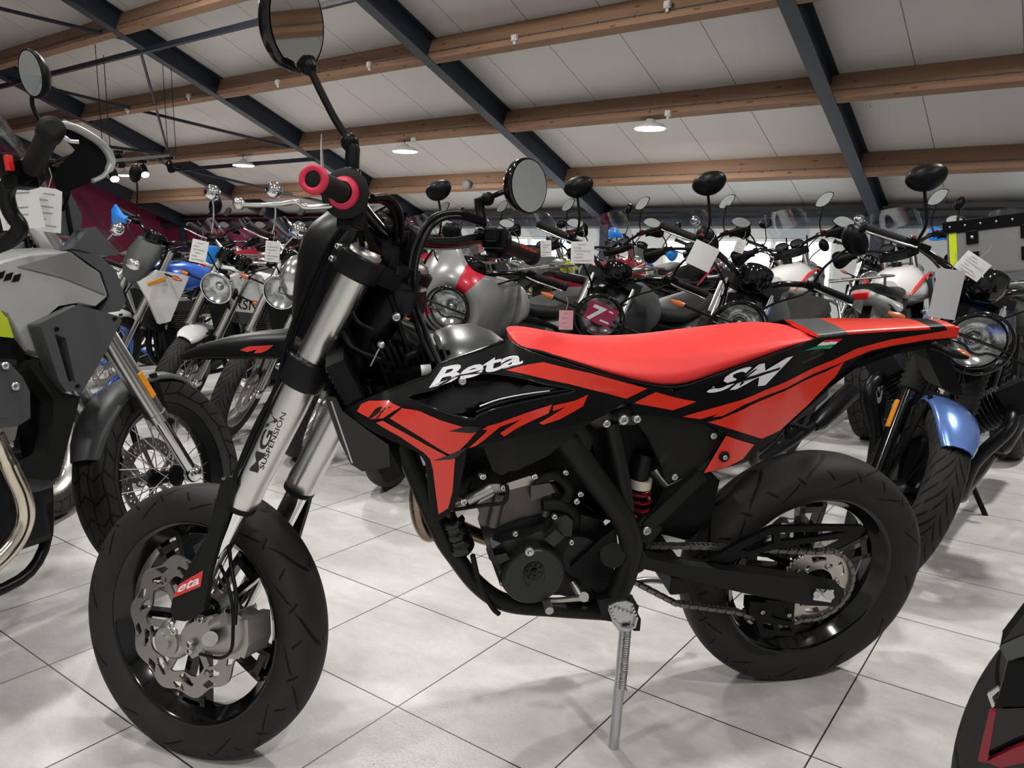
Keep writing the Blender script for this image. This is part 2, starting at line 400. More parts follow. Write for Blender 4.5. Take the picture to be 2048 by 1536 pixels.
# ---------------------------------------------------------------- wheels
def wheel(parent, M, R=0.30, W=0.12, rimr=0.225, style='cast', tread='road', nsp=5, rimmat=None, disc=0.15, side=1, name='front_wheel',
          rotor='wave', hubw=0.05, sprocket=0.0, rotmat=None, lod=0):
    """wheel in its own frame: axle along local y, origin at the axle. side = +1 rotor on the left"""
    rimmat = rimmat or BLKG; N = 96 if lod == 0 else 48
    rw = W * 0.36
    mb = MB()
    prof = [(-rw, rimr), (-rw, rimr - 0.006), (-rw + 0.006, rimr - 0.013), (-rw * 0.6, rimr - 0.020), (-rw * 0.35, rimr - 0.034), (rw * 0.35, rimr - 0.034), (rw * 0.6, rimr - 0.020), (rw - 0.006, rimr - 0.013), (rw, rimr - 0.006), (rw, rimr), (rw - 0.008, rimr + 0.0), (0.0, rimr - 0.012), (-rw + 0.008, rimr)]
    mb.lathe((0, 0, 0), Y, prof, N, closed=True)
    ri = rimr - 0.032
    if style == 'cast':
        for k in range(nsp):
            a = 2 * PI * k / nsp + 0.31
            for s2 in (-1, 1):
                a0 = a + s2 * 0.22; a1 = a + s2 * 0.16
                p0 = V((math.cos(a0) * 0.04, 0, math.sin(a0) * 0.04)); p1 = V((math.cos(a1) * ri, 0, math.sin(a1) * ri))
                mb.bar(p0, p1, 0.030, 0.014 if lod == 0 else 0.016, up=Y.cross(p1 - p0).normalized())
            pm = V((math.cos(a) * (ri - 0.01), 0, math.sin(a) * (ri - 0.01))); 
            mb.bar(pm * 0.90, pm, 0.03, 0.07, up=Y.cross(pm).normalized())
        mb.lathe((0, 0, 0), Y, [(-hubw, 0.012), (-hubw, 0.030), (-0.025, 0.034), (-0.018, 0.052), (0.018, 0.052), (0.025, 0.034), (hubw, 0.030), (hubw, 0.012)], 28, closed=False, caps=True)
    else:
        mb.lathe((0, 0, 0), Y, [(-hubw, 0.012), (-hubw, 0.035), (-hubw + .008, 0.036), (-hubw + 0.015, 0.022), (hubw - 0.015, 0.022), (hubw - .008, 0.036), (hubw, 0.035), (hubw, 0.012)], 24, caps=True)
    mats = [rimmat]
    if style == 'spoke':
        mats = [rimmat, STEEL]
        ns = 36 if lod == 0 else 28
        for k in range(ns):
            a = 2 * PI * k / ns; sd = 1 if k % 2 else -1; tw = 0.75 if (k // 2) % 2 else -0.75
            p0 = V((math.cos(a + tw) * 0.034, sd * (hubw - 0.006), math.sin(a + tw) * 0.034)); p1 = V((math.cos(a) * ri, sd * 0.006, math.sin(a) * ri))
            mb.tube([p0, p1], 0.0022, 5, 1)
    w = mb.build(name, mats, parent, bevel=0.0015 if lod == 0 else 0, M=M)
    # tyre with uv
    t = MB(); hw = W / 2; pr = []
    r0 = rimr - 0.004
    side_n = 5
    shape = [(0.70, 0.0), (0.90, 0.22), (1.0, 0.48), (0.985, 0.66), (0.90, 0.80), (0.74, 0.90), (0.50, 0.96), (0.26, 0.992), (0.0, 1.0)]
    if tread == 'block': shape = [(0.70, 0.0), (0.92, 0.25), (1.0, 0.52), (0.99, 0.74), (0.93, 0.86), (0.80, 0.935), (0.55, 0.975), (0.28, 0.995), (0.0, 1.0)]
    for y, h in shape: pr.append((-y * hw, r0 + (R - r0) * h))
    for y, h in shape[-2::-1]: pr.append((y * hw, r0 + (R - r0) * h))
    m = len(pr); cum = [0]
    for i in range(1, m): cum.append(cum[-1] + math.hypot(pr[i][0] - pr[i - 1][0], pr[i][1] - pr[i - 1][1]))
    vs = []; fs = []; uv = []
    for k in range(N):
        a = 2 * PI * k / N
        for y, r in pr: vs.append(V((math.cos(a) * r, y, math.sin(a) * r)))
    for k in range(N):
        k2 = (k + 1) % N
        for i in range(m - 1):
            fs.append((k * m + i, k2 * m + i, k2 * m + i + 1, k * m + i + 1))
            uv += [(k / N, cum[i] / cum[-1]), ((k + 1) / N, cum[i] / cum[-1]), ((k + 1) / N, cum[i + 1] / cum[-1]), (k / N, cum[i + 1] / cum[-1])]
    t.add(vs, fs, 0, True)
    if tread == 'block' and lod == 0: pass
    t.uv = uv
    t.build('tyre', TY[tread], w, fixn=False)
    if disc:
        d = MB(); y0 = side * (hubw - 0.004); th = 0.005; wv = rotor == 'wave'
        NA, NR = (320, 12) if wv else (112, 4)
        def rad(a, t):
            ro = disc + (.006 * math.cos(a * 10) if wv else 0); ri_ = disc * .70 * (1 + (.05 * math.cos(a * 10 + .8) if wv else 0)); return ri_ + (ro - ri_) * t
        def keep(k, i):
            a = 2 * PI * (k + .5) / NA; t = (i + .5) / NR
            if wv:
                q = (a * 10 / (2 * PI) + t * .45) % 1.0; q2 = (a * 20 / (2 * PI) - t * .3) % 1.0
                if .12 < t < .52 and .18 < q < .62 and abs(t - .32) / .2 + abs(q - .40) / .30 < 1.25: return False
                if .58 < t < .88 and .70 < q < .98: return False
                return True
            return not ((i == 1 and k % 4 == 0) or (i == 2 and k % 4 == 2))
        vs = [V((math.cos(2 * PI * k / NA) * rad(2 * PI * k / NA, i / NR), y0 + sd_ * side * th, math.sin(2 * PI * k / NA) * rad(2 * PI * k / NA, i / NR))) for sd_ in (0, 1) for k in range(NA) for i in range(NR + 1)]
        n_ = NA * (NR + 1); fs = []; ed = {}
        for k in range(NA):
            for i in range(NR):
                if keep(k, i):
                    a_, b_, c_, e_ = k * (NR + 1) + i, ((k + 1) % NA) * (NR + 1) + i, ((k + 1) % NA) * (NR + 1) + i + 1, k * (NR + 1) + i + 1
                    fs.append((a_, b_, c_, e_)); fs.append((e_ + n_, c_ + n_, b_ + n_, a_ + n_))
                    for p_, q_ in ((a_, b_), (b_, c_), (c_, e_), (e_, a_)):
                        if (q_, p_) in ed: del ed[(q_, p_)]
                        else: ed[(p_, q_)] = 1
        fs += [(q_, p_, p_ + n_, q_ + n_) for p_, q_ in ed]; d.add(vs, fs)
        # carrier
        nb = 6 if rotor == 'wave' else 5
        for k in range(nb):
            a = 2 * PI * k / nb + 0.2; p0 = V((math.cos(a) * 0.026, y0 - side * 0.004, math.sin(a) * 0.026)); p1 = V((math.cos(a + 0.25) * disc * 0.76, y0 - side * 0.002, math.sin(a + 0.25) * disc * 0.76))
            d.bar(p0, p1, 0.005, disc * 0.11, up=Y.cross(p1 - p0).normalized())
            if lod == 0: d.cyl(p1 - Y * 0.004, p1 + Y * (0.008 * side), 0.006, n=10)
        d.cyl((0, y0 - side * 0.006, 0), (0, y0 + side * 0.006, 0), 0.034, n=24)
        d.build('brake_disc', rotmat or ROTOR, w)
    return w
# ================================================================ the building
AZ = math.radians(36.4)
E1 = V((math.cos(AZ), -math.sin(AZ), 0)); E2 = V((math.sin(AZ), math.cos(AZ), 0))
BM = Matrix(((E1.x, E2.x, 0, 0), (E1.y, E2.y, 0, 0), (0, 0, 1, 0), (0, 0, 0, 1)))
def bw(u, v, z): return E1 * u + E2 * v + V((0, 0, z))
UL, UR, VF, VN, VR = -22.6, 7.0, 13.0, -9.0, -3.0
SL = 0.405
ANG = math.atan(SL)
def zb(v): return 1.47 + (VF - v) * SL if v >= VR else 1.47 + (VF - VR) * SL - (VR - v) * SL   # underside of rafters
def zp(v): return zb(v) + 0.34                                                        # underside of panels
def st(mb, name, m, **k):
    o = mb.build(name, m, M=None, **k); o.matrix_world = BM; o['kind'] = 'structure'; return o
mb = MB(); mb.box(((UL + UR) / 2, (VF + VN) / 2, -0.06), (UR - UL + .4, VF - VN + .4, 0.12)); st(mb, 'floor', FLOORM)
# roof: two slopes, each panel sheet in its own sloping frame
def slope(v0, v1, name):
    L = abs(v1 - v0) / math.cos(ANG); mb = MB(); mb.box(((UL + UR) / 2, L / 2, 0.05), (UR - UL + .4, L, 0.1))
    sg = 1 if v1 > v0 else -1
    o = mb.build(name, PANM)
    d = V((0, sg * math.cos(ANG), -math.sin(ANG))); xx = V((1, 0, 0)); zz = xx.cross(d); 
    if zz.z < 0: xx = -xx; zz = -zz
    M = Matrix((xx, d, zz)).transposed().to_4x4(); M.translation = V((0 if xx.x > 0 else UL + UR, v0, zp(v0)))
    o.matrix_world = BM @ M; o['kind'] = 'structure'
slope(VR, VF + 0.15, 'ceiling'); slope(VR, VN - 0.15, 'ceiling_near_side')
# far knee wall with window openings
WIN = [(-10.4, -8.1), (-6.3, -3.35), (-1.2, 1.6)]
W0, W1 = 0.45, 1.30
WTOP = zp(VF) + 0.06
def wallbox(mb, u0, u1, z0, z1, v=VF, t=0.2): mb.box(((u0 + u1) / 2, v + t / 2, (z0 + z1) / 2), (u1 - u0, t, z1 - z0))
mb = MB(); us = [-12.6]
for a, b in WIN:
    wallbox(mb, us[-1], a, 0, WTOP); wallbox(mb, a, b, 0, W0); wallbox(mb, a, b, W1, WTOP); us.append(b)
wallbox(mb, us[-1], UR + .2, 0, WTOP); st(mb, 'wall_far', LGTW)
mb = MB(); wallbox(mb, UL - .2, -12.6, 0, WTOP); st(mb, 'wall_far_left', MAGW)
for i, (a, b) in enumerate(WIN):
    mb = MB(); f = 0.06
    for x0, x1, z0, z1 in ((a, b, W0, W0 + f), (a, b, W1 - f, W1), (a, a + f, W0 + f, W1 - f), (b - f, b, W0 + f, W1 - f)): mb.box(((x0 + x1) / 2, VF + .06, (z0 + z1) / 2), (x1 - x0, .07, z1 - z0))
    n = 2 if b - a < 2.5 else 3
    for k in range(1, n):
        x = a + (b - a) * k / n; mb.box((x, VF + .06, (W0 + W1) / 2), (.07, .06, W1 - W0 - 2 * f))
    w = st(mb, 'window_%d' % (i + 1), WHP)
    g = MB(); g.box(((a + b) / 2, VF + .06, (W0 + W1) / 2), (b - a - .1, .012, W1 - W0 - .1)); g.build('pane', CLR, w)
# gables
def gable(name, u, t, m):
    mb = MB(); P = [V((u, VN - .1, 0)), V((u, VF + .1, 0)), V((u, VF + .1, zp(VF) + .1)), V((u, VR, zp(VR) + .12)), V((u, VN - .1, zp(VN) + .1))]
    mb.prism(P, (t, 0, 0)); st(mb, name, m)
gable('wall_left', UL, -0.2, MAGW); gable('wall_right', UR, 0.2, LGTW)
mb = MB(); wallbox(mb, UL, UR, 0, zp(VN) + .1, VN - .2); st(mb, 'wall_near', LGTW)
tn = [0]
def trim(mb, m, M=None, bevel=0.0):
    tn[0] += 1; o = mb.build('trim_%d' % tn[0], m, bevel=bevel); o['kind'] = 'structure'; o.matrix_world = BM @ (M or Matrix()); return o
# eave beam along the wall head
mb = MB(); mb.box(((UL + UR) / 2, VF - 0.06, 1.56), (UR - UL, 0.12, 0.13)); mb.box(((UL + UR) / 2, VF - 0.13, 1.72), (UR - UL, 0.26, 0.03)); trim(mb, NAVY)
# rafters: welded I sections following the slope
RU = [-21.5, -16.85, -12.15, -7.40, -2.72, 2.0, 6.7]
def sl_frame(u, v0, v1, off):
    """matrix whose x runs down the slope from v0 to v1, z normal to it"""
    p0 = V((u, v0, zb(v0) + off)); p1 = V((u, v1, zb(v1) + off)); d = (p1 - p0); L = d.length; d.normalize()
    y = V((0, 0, 1)).cross(d).normalized(); z = d.cross(y)
    M = Matrix((d, y, z)).transposed().to_4x4(); M.translation = p0; return M, L
for u in RU:
    for v0, v1 in ((VR, VF - .02), (VR, VN + .02)):
        M, L = sl_frame(u, v0, v1, 0.0); mb = MB()
        mb.box((L / 2, 0, 0.008), (L, 0.17, 0.016)); mb.box((L / 2, 0, 0.16), (L, 0.012, 0.29)); mb.box((L / 2, 0, 0.302), (L, 0.17, 0.014))
        if v0 == VR and v1 > v0:
            for k in range(1, 9):
                vv = 13.17 - 1.67 * k; s = (vv - v0) / (v1 - v0) * L
                for q in (-0.05, 0.05): mb.box((s + q, 0, 0.15), (0.008, 0.16, 0.28))
        trim(mb, NAVY, M)
    # column at the knee wall
    mb = MB(); mb.box((u, VF - .10, 0.75), (0.17, 0.18, 1.5)); trim(mb, NAVY)
# purlins between the rafters, deep side square to the slope
PV = [11.5, 9.79, 8.13, 6.5, 4.83, 3.16, 1.5, -0.2, -1.9]
for v in PV:
    for i in range(len(RU) - 1):
        u0, u1 = RU[i] + .012, RU[i + 1] - .012
        if u1 < -17 and v < 6: continue
        c = V(((u0 + u1) / 2, v, zb(v) + 0.175)); R = Matrix.Rotation(-ANG, 4, 'X')
        mb = MB(); mb.box((0, 0, 0), (u1 - u0, 0.12, 0.31)); o = trim(mb, TIMB, Matrix.Translation(c) @ R, bevel=0.004)
        if v in PV[:5]:   # steel strap and screws under the purlin's edge: a cable with clips
            mb = MB(); z0 = -0.06
            mb.tube([V((-(u1 - u0) / 2, -0.066, z0)), V(((u1 - u0) / 2, -0.066, z0))], 0.007, 6)
            n = int((u1 - u0) / 0.45)
            for k in range(n): mb.box((-(u1 - u0) / 2 + (k + .5) * (u1 - u0) / n, -0.066, z0), (0.015, 0.022, 0.025))
            mb.build('cable_run', mat('grey_cable', (0.10, 0.095, 0.09), 0.5), o)
# wind bracing in two bays
def brace(a, b, r=0.035, flat=False):
    mb = MB(); p = V((a[0], a[1], zb(a[1]) + a[2])); q = V((b[0], b[1], zb(b[1]) + b[2]))
    if flat: mb.bar(p, q, 0.07, 0.07)
    else: mb.tube([p, q], r, 10)
    trim(mb, NAVY)
brace((-12.15, 6.75, .03), (-16.85, 9.95, .03), .022); brace((-16.85, 6.75, .06), (-12.15, 9.9, .06), .03)
brace((-16.85, 3.6, .06), (-12.15, 6.7, .06), .03); brace((-16.85, 9.95, .03), (-12.15, 12.9, .03), .03)
for u0, u1 in ((-16.85, -12.15), (-12.15, -7.40), (-21.5, -16.85)):
    brace((u0, 6.85, .02), (u1, 6.85, .02), flat=True)
brace((-16.85, 10.05, .0), (-12.15, 10.05, .0), flat=True)
# ---------------------------------------------------------------- lamps
def inter_v(px, py, v):
    r = ray(px, py); t = (v - CAMP.dot(E2)) / r.dot(E2); p = CAMP + r * t; return p.dot(E1), p.z
EMW = mat('lamp_diffuser', (0.9, 0.9, 0.9), 0.5, emit=(1.0, 0.965, 0.91), estr=14.0)
WH2 = mat('white_metal', (0.62, 0.62, 0.60), 0.45)
def pendant(u, v, z, label, power=170, group='round high bay lamps under the purlins'):
    e = empty('pendant_lamp', Matrix.Translation(bw(u, v, z)), label, 'ceiling lamp', group)
    mb = MB(); mb.lathe((0, 0, 0), Z, [(0.0, 0.21), (0.012, 0.215), (0.05, 0.17), (0.085, 0.07), (0.12, 0.05), (0.12, 0.0)], 32, caps=True); mb.build('lamp_housing', WH2, e)
    mb = MB(); mb.lathe((0, 0, -0.012), Z, [(0.0, 0.05), (0.0, 0.195), (0.011, 0.205), (0.011, 0.02)], 32, caps=True); mb.build('lamp_lens', EMW, e)
    mb = MB(); top = zb(v) + .08 - z
    mb.tube([V((0, 0, 0.11)), V((0, 0, top))], 0.006, 6); mb.box((0, 0, top - .02), (.05, .05, .04)); mb.build('hanger', BLK, e)
    li = bpy.data.lights.new('lamp_light', 'AREA'); li.shape = 'DISK'; li.size = 0.42; li.energy = power; li.color = (1.0, 0.972, 0.93)
    lo = bpy.data.objects.new('lamp_light', li); COL.objects.link(lo); lo.parent = e; lo.location = (0, 0, -0.03)
    return e
LV = 9.72; LP = []
for (px, py), lab in zip(((1300, 257), (810, 303), (487, 331), (250, 351)),
                         ('lit round lamp hanging above the middle of the far bikes, right of the other lamps', 'lit round lamp above the near bike handlebar, second from the right',
                          'lit round lamp seen left of the tall mirror stem, beside the diagonal brace', 'small lit round lamp farthest left, beside the track spotlights')):
    u, z = inter_v(px, py, LV); LP.append((u, z)); pendant(u, LV, z, lab, 110)
print('lamps', [(round(a, 2), round(b, 2)) for a, b in LP])
for v, us, pw in ((4.83, (-9.5, -4.8, 0.6), 150), (0.4, (-6.5, -2.0, 3.4), 175), (-4.6, (-3.6, 2.6), 200)):
    for u in us:
        z = zb(v) - 0.25
        pendant(u, v, z, 'round lamp hanging from the roof above and behind the viewer', pw)
# small junction boxes on the purlins
for (px, py), v, lab in (((1035, 78), 8.08, 'small white junction box on the purlin right of the tall mirror'), ((1340, 12), 8.08, 'small white junction box at the top edge, on the purlin'),
                    ((1340, 228), 9.74, 'small white junction box beside the hanging lamp on the right'), ((745, 131), 8.08, 'small white junction box on the purlin just right of the tall mirror'),
                    ((562, 166), 8.08, 'small white junction box on the purlin left of the tall mirror'), ((384, 193), 8.08, 'small white junction box near the middle of the crossed braces'),
                    ((261, 220), 8.08, 'small white junction box left of the crossed braces'), ((832, 281), 9.74, 'small white junction box above the second lamp from the right'),
                    ((502, 316), 9.74, 'small white junction box above the lamp by the diagonal brace'), ((136, 243), 8.08, 'small white junction box above the near grey bike hand guard')):
    u, z = inter_v(px, py, v - 0.0)
    mb = MB(); mb.box((0, 0, 0), (.075, .05, .075)); mb.cyl((0, 0, -.037), (0, 0, -.075), .018); mb.cyl((0, -.03, 0), (0, -.034, 0), .03, n=12)
    o = mb.build('junction_box', WH2, bevel=.006); o.matrix_world = BM @ Matrix.Translation((u, v - .06, z)); tag(o, lab, 'junction box', 'junction boxes along the purlins')
u, z = inter_v(938, 370, 11.42); mb = MB(); mb.lathe((0, 0, 0), Y, [(0.05, .06), (-.03, .10), (-.07, .09), (-.085, .05), (-.087, 0.0)], 12, caps=True); mb.box((0, .05, 0), (.08, .05, .08))
o = mb.build('loudspeaker', mat('grey_metal', (0.16, 0.16, 0.165), 0.5)); o.matrix_world = BM @ Matrix.Translation((u, 11.38, z)); tag(o, 'dark grey round speaker mounted on the lowest purlin', 'speaker')
# track lights beyond the grey bike
def track(p, q, vs, lab, spots):
    e = empty('track_light', Matrix.Translation(p), lab, 'track light', 'track lights above the left end')
    mb = MB(); d = q - p; mb.bar(V((0, 0, 0)), d, .035, .03)
    mb.tube([V((0, 0, .01)), V((0, 0, 1.0))], .004, 5); mb.tube([d + V((0, 0, .01)), d + V((0, 0, 1.0))], .004, 5); mb.build('track_rail', BLK, e)
    for t, on in spots:
        c = d * t + V((0, 0, -.02)); mb = MB(); mb.box(c + V((0, 0, -.02)), (.10, .035, .03)); mb.cyl(c + V((0, 0, -.03)), c + V((0, 0, -.09)), .008)
        dd = V((.5, -.6, -.8)).normalized(); h = c + V((0, 0, -.11)); mb.cyl(h - dd * .05, h + dd * .07, .04, .045, n=16); s = mb.build('spotlight', BLK, e)
        if on: m2 = MB(); m2.cyl(h + dd * .068, h + dd * .073, .04, n=16); m2.build('spot_lens', EMW, s)
track(at_d(205, 292, 9.5), at_d(352, 311, 10.5), 0, 'black track rail with an unlit spotlight, upper one', [(.2, False), (.9, False)])
track(at_d(222, 322, 9.0), at_d(336, 311, 10.3), 0, 'black track rail with two lit spotlights, lower one', [(.02, True), (.52, True)])
# ---------------------------------------------------------------- world and daylight
wd = bpy.data.worlds.new('world'); SC.world = wd; wd.use_nodes = True
bg = wd.node_tree.nodes['Background']; bg.inputs[0].default_value = (0.86, 0.93, 1.0, 1); bg.inputs[1].default_value = 3.2
SC.view_settings.view_transform = 'Standard'; SC.view_settings.look = 'None'; SC.view_settings.gamma = 1.0; SC.view_settings.use_curve_mapping = False
SC.view_settings.exposure = -0.12
try:
    SC.cycles.max_bounces = 5; SC.cycles.diffuse_bounces = 3; SC.cycles.glossy_bounces = 3; SC.cycles.transmission_bounces = 2; SC.cycles.transparent_max_bounces = 28; SC.cycles.sample_clamp_indirect = 3.0; SC.cycles.use_adaptive_sampling = True; SC.cycles.adaptive_threshold = 0.08; SC.cycles.adaptive_min_samples = 12; SC.cycles.use_denoising = True
    SC.cycles.caustics_reflective = False; SC.cycles.caustics_refractive = False
except Exception: pass
# ================================================================ the red and black supermoto
HEAD, LEAN = 3.3494, 0.1688
def bike_matrix(x, y, head, lean, pitch=0.0, z=0.0):
    F = V((math.cos(head), math.sin(head), 0)); L0 = V((-F.y, F.x, 0)); U0 = V((0, 0, 1))
    U = U0 * math.cos(lean) + L0 * math.sin(lean); L = L0 * math.cos(lean) - U0 * math.sin(lean)
    F, U = F * math.cos(pitch) - U * math.sin(pitch), U * math.cos(pitch) + F * math.sin(pitch)
    M = Matrix((F, L, U)).transposed().to_4x4(); M.translation = V((x, y, z)); return M
def steer_matrix(axle, rake, off, ang):
    S = V((-math.sin(rake), 0, math.cos(rake))); N = V((math.cos(rake), 0, math.sin(rake)))
    A = V(axle) - N * off
    return Matrix.Translation(A) @ Matrix.Rotation(ang, 4, S) @ Matrix.Translation(-A)
MBK = bike_matrix(0.7332, 1.9454, HEAD, LEAN, 0.0072, 0.0)
SMX = steer_matrix((1.4486, 0, 0.300), 0.4844, 0.035, -0.6401)
MBI = MBK.inverted(); SMI = (MBK @ SMX).inverted()
def _unp(Mi, px, py, l):
    o = Mi @ CAMP; d = Mi.to_3x3() @ ray(px, py); return o + d * ((l - o.y) / d.y)
def P(px, py, l=0.0): return _unp(MBI, px, py, l)          # point of the frame at lateral offset l
def PF(px, py, l=0.0): return _unp(SMI, px, py, l)         # point of the steered front end
def lerp_table(T, x):
    if x <= T[0][0]: return T[0][1]
    for (a, fa), (b, fb) in zip(T, T[1:]):
        if x <= b:
            t = (x - a) / (b - a); t = t * t * (3 - 2 * t) * 0.4 + t * 0.6; return fa + (fb - fa) * t
    return T[-1][1]
BT = [(-.32, .032), (-.1, .052), (.1, .074), (.22, .105), (.3, .125), (.45, .128), (.6, .135), (.75, .165), (.95, .215), (1.05, .215), (1.16, .165)]
def body_y(x, z):
    y = lerp_table(BT, x)
    if x > .6: y -= max(0, z - .86) * .75 * min(1, (x - .6) / .2)
    if x > .8: y -= max(0, .80 - z) * .14
    if x < .45: y -= max(0, .80 - z) * .10
    return max(.02, y)
def SP(px, py, eps=0.0):
    l = .14
    for _ in range(12):
        q = P(px, py, l); l = body_y(q.x, q.z)
    q.y += eps; return q
def skin_panel(mb, poly, eps, t, mi=0, holes=(), surf=None, grid=.028, conv=None, mi_side=None):
    """panel cut to an outline and bent over a surface y = surf(x, z)"""
    surf = surf or body_y; conv = conv or (lambda p: SP(p[0], p[1]))
    bm = bmesh.new(); es = []
    for lp in [poly] + list(holes):
        vv = [bm.verts.new((conv(p).x, 0, conv(p).z)) for p in lp]
        es += [bm.edges.new((vv[i], vv[(i + 1) % len(vv)])) for i in range(len(vv))]
    bmesh.ops.triangle_fill(bm, use_beauty=True, use_dissolve=False, edges=es)
    xs = [v.co.x for v in bm.verts]; zs = [v.co.z for v in bm.verts]
    for ax, lo, hi in ((X, min(xs), max(xs)), (Z, min(zs), max(zs))):
        k = math.ceil(lo / grid)
        while k * grid < hi:
            bmesh.ops.bisect_plane(bm, geom=bm.verts[:] + bm.edges[:] + bm.faces[:], plane_co=ax * (k * grid), plane_no=ax); k += 1
    bm.verts.index_update()
    for f in bm.faces: f.normal_update()
    vs = [V((v.co.x, surf(v.co.x, v.co.z) + eps, v.co.z)) for v in bm.verts]
    fs = [tuple(v.index for v in (f.verts if f.normal.y > 0 else reversed(f.verts))) for f in bm.faces]
    be = [(e.verts[0].index, e.verts[1].index) for e in bm.edges if len(e.link_faces) == 1]
    n = len(vs); bm.free()
    mb.add(vs + [v - V((0, t, 0)) for v in vs], fs + [tuple(i + n for i in f[::-1]) for f in fs], mi, True)
    mb.add(vs + [v - V((0, t, 0)) for v in vs], [(a, b, b + n, a + n) for a, b in be], mi if mi_side is None else mi_side)
    return mb
def quad_map(quad):
    a, b, c, d = [V((p[0], p[1], 0)) for p in quad]     # bl br tr tl
    return lambda s, t: (a * (1 - s) * (1 - t) + b * s * (1 - t) + c * s * t + d * (1 - s) * t)
def text_on(mb, txt, quad, conv, mi, bold=0.0, shear=0.0):
    vs, fs = text_polys_b(txt, bold, shear); x0 = min(v.x for v in vs); x1 = max(v.x for v in vs); y0 = min(v.y for v in vs); y1 = max(v.y for v in vs)
    qm = quad_map(quad); out = []
    for v in vs:
        q = qm((v.x - x0) / (x1 - x0), (v.y - y0) / (y1 - y0)); out.append(conv(q.x, q.y))
    mb.add(out, fs, mi); return mb
def text_polys_b(txt, bold, shear):
    cu = bpy.data.curves.new('t', 'FONT'); cu.body = txt; cu.size = 1.0; cu.shear = shear; cu.offset = bold; cu.resolution_u = 3
    o = bpy.data.objects.new('t', cu); COL.objects.link(o); dg = bpy.context.evaluated_depsgraph_get(); dg.update()
    me = bpy.data.meshes.new_from_object(o.evaluated_get(dg))
    vs = [v.co.copy() for v in me.vertices]; fs = [tuple(p.vertices) for p in me.polygons]
    bpy.data.objects.remove(o); bpy.data.curves.remove(cu); bpy.data.meshes.remove(me); return vs, fs
def bolt(mb, c, r=.006, d=Y, mi=0, h=.004):
    c = V(c); mb.lathe(c, d, [(0, r), (h * .7, r), (h, r * .7), (h, r * .42), (h * .3, r * .4)], 14, mi, caps=True)
BK = empty('motorcycle', MBK, 'red and black supermoto motorcycle with red seat, parked on its side stand in front', 'motorcycle')
def part(mb, name, m, **k): return mb.build(name, m, BK, **k)
def fpart(mb, name, m, **k): return mb.build(name, m, BK, M=SMX, **k)
# wheels
AX = V((1.4486, 0, .300)); wheel(BK, SMX @ Matrix.Translation(AX) @ Matrix.Rotation(.55, 4, 'Y'), R=.300, W=.118, rimr=.226, disc=.148, hubw=.058, name='front_wheel', nsp=5)
RAX = V((0, 0, .316)); RW = wheel(BK, Matrix.Translation(RAX), R=.316, W=.140, rimr=.226, disc=.11, side=-1, hubw=.07, name='rear_wheel', nsp=5)
# ---- fork
rk = .4844; S_ = V((-math.sin(rk), 0, math.cos(rk))); N_ = V((math.cos(rk), 0, math.sin(rk)))
g0 = PF(479, 1008, .1); g1 = PF(733, 503, .1)
AXD = V((g1.x - g0.x, 0, g1.z - g0.z)).normalized()
for sd in (1, -1):
    b = V((g0.x, sd * .1, g0.z)); tp = V((g1.x, sd * .1, g1.z)); L = (tp - b).length
    mb = MB()
    pr = [(0, .0335), (.004, .0355), (.03, .036), (.055, .0345), (L * .42, .0355), (L * .50, .034), (L * .55, .0318), (L - .045, .0318), (L - .03, .0318)]
    mb.lathe(b, AXD, pr, 40, caps=True)
    leg = fpart(mb, 'fork_tube', ALUB)
    mb = MB(); mb.lathe(b, AXD, [(-.006, .026), (-.006, .0345), (.0, .036), (.006, .036)], 32, caps=True); mb.build('dust_seal', RUBB, leg)
    mb = MB(); bot = V((AX.x - .012, sd * .1, AX.z - .01)); mb.cyl(b + AXD * .02, bot + AXD * .03, .025, n=32); fpart(mb, 'fork_slider', CHR)
    mb = MB(); mb.lathe(tp, AXD, [(-.012, .0318), (.0, .0318), (.001, .028), (.006, .0265), (.007, .012), (.015, .011), (.016, .0)], 24)
    fpart(mb, 'fork_cap', ALU)
    # axle foot
    mb = MB(); mb.ball(bot, .036, 16, sq=(1.2, .75, 1.2)); mb.cyl(bot - Y * .026 * 1, bot + Y * .026, .030); mb.cyl(bot - Y * sd * .0, bot + Y * sd * .033, .014); fpart(mb, 'axle_foot', ALU)
mb = MB(); mb.cyl(AX - Y * .13, AX + Y * .13, .010); fpart(mb, 'front_axle', STEEL)
def clamp(name, c, hh, mats):
    """triple clamp around both tubes; c a point on the left tube axis"""
    c = V((c.x, 0, c.z)); mb = MB(); n = AXD.cross(Y).normalized()     # forward normal
    if n.x < 0: n = -n
    for sd in (1, -1):
        o = c + Y * sd * .1
        mb.lathe(o - AXD * hh / 2, AXD, [(0, .034), (0, .042), (.004, .045), (hh - .004, .045), (hh, .042), (hh, .034)], 32)
        mb.bar(o + n * .041 - AXD * hh * .45, o + n * .041 + AXD * hh * .45, .026, .018, up=n)
        for k in (-.28, .28):
            bolt(mb, o + n * .045 + AXD * hh * k + Y * sd * .013, .0065, (n * .25 + Y * sd).normalized(), 1, .012); bolt(mb, o + n * .045 + AXD * hh * k - Y * sd * .010, .006, (n + Y * sd * .3).normalized(), 1, .012)
    mb.prism([c + Y * y + n * q - AXD * hh * .4 for y, q in ((.075, .03), (.075, -.03), (.03, -.055), (-.03, -.055), (-.075, -.03), (-.075, .03), (-.03, -.005), (.03, -.005))], AXD * hh * .8)
    mb.cyl(c - n * .035 - AXD * hh * .5, c - n * .035 + AXD * (hh * .5 + .008), .018)
    return fpart(mb, name, mats, bevel=.002)
cU = g0 + AXD * ((g1 - g0).length - .030); clamp('upper_clamp', cU, .046, [BLKM, STEEL])
cL = PF(600, 735, .1); cL = g0 + AXD * (V((cL.x - g0.x, 0, cL.z - g0.z)).dot(AXD)); clamp('lower_clamp', cL, .058, [BLKM, STEEL])
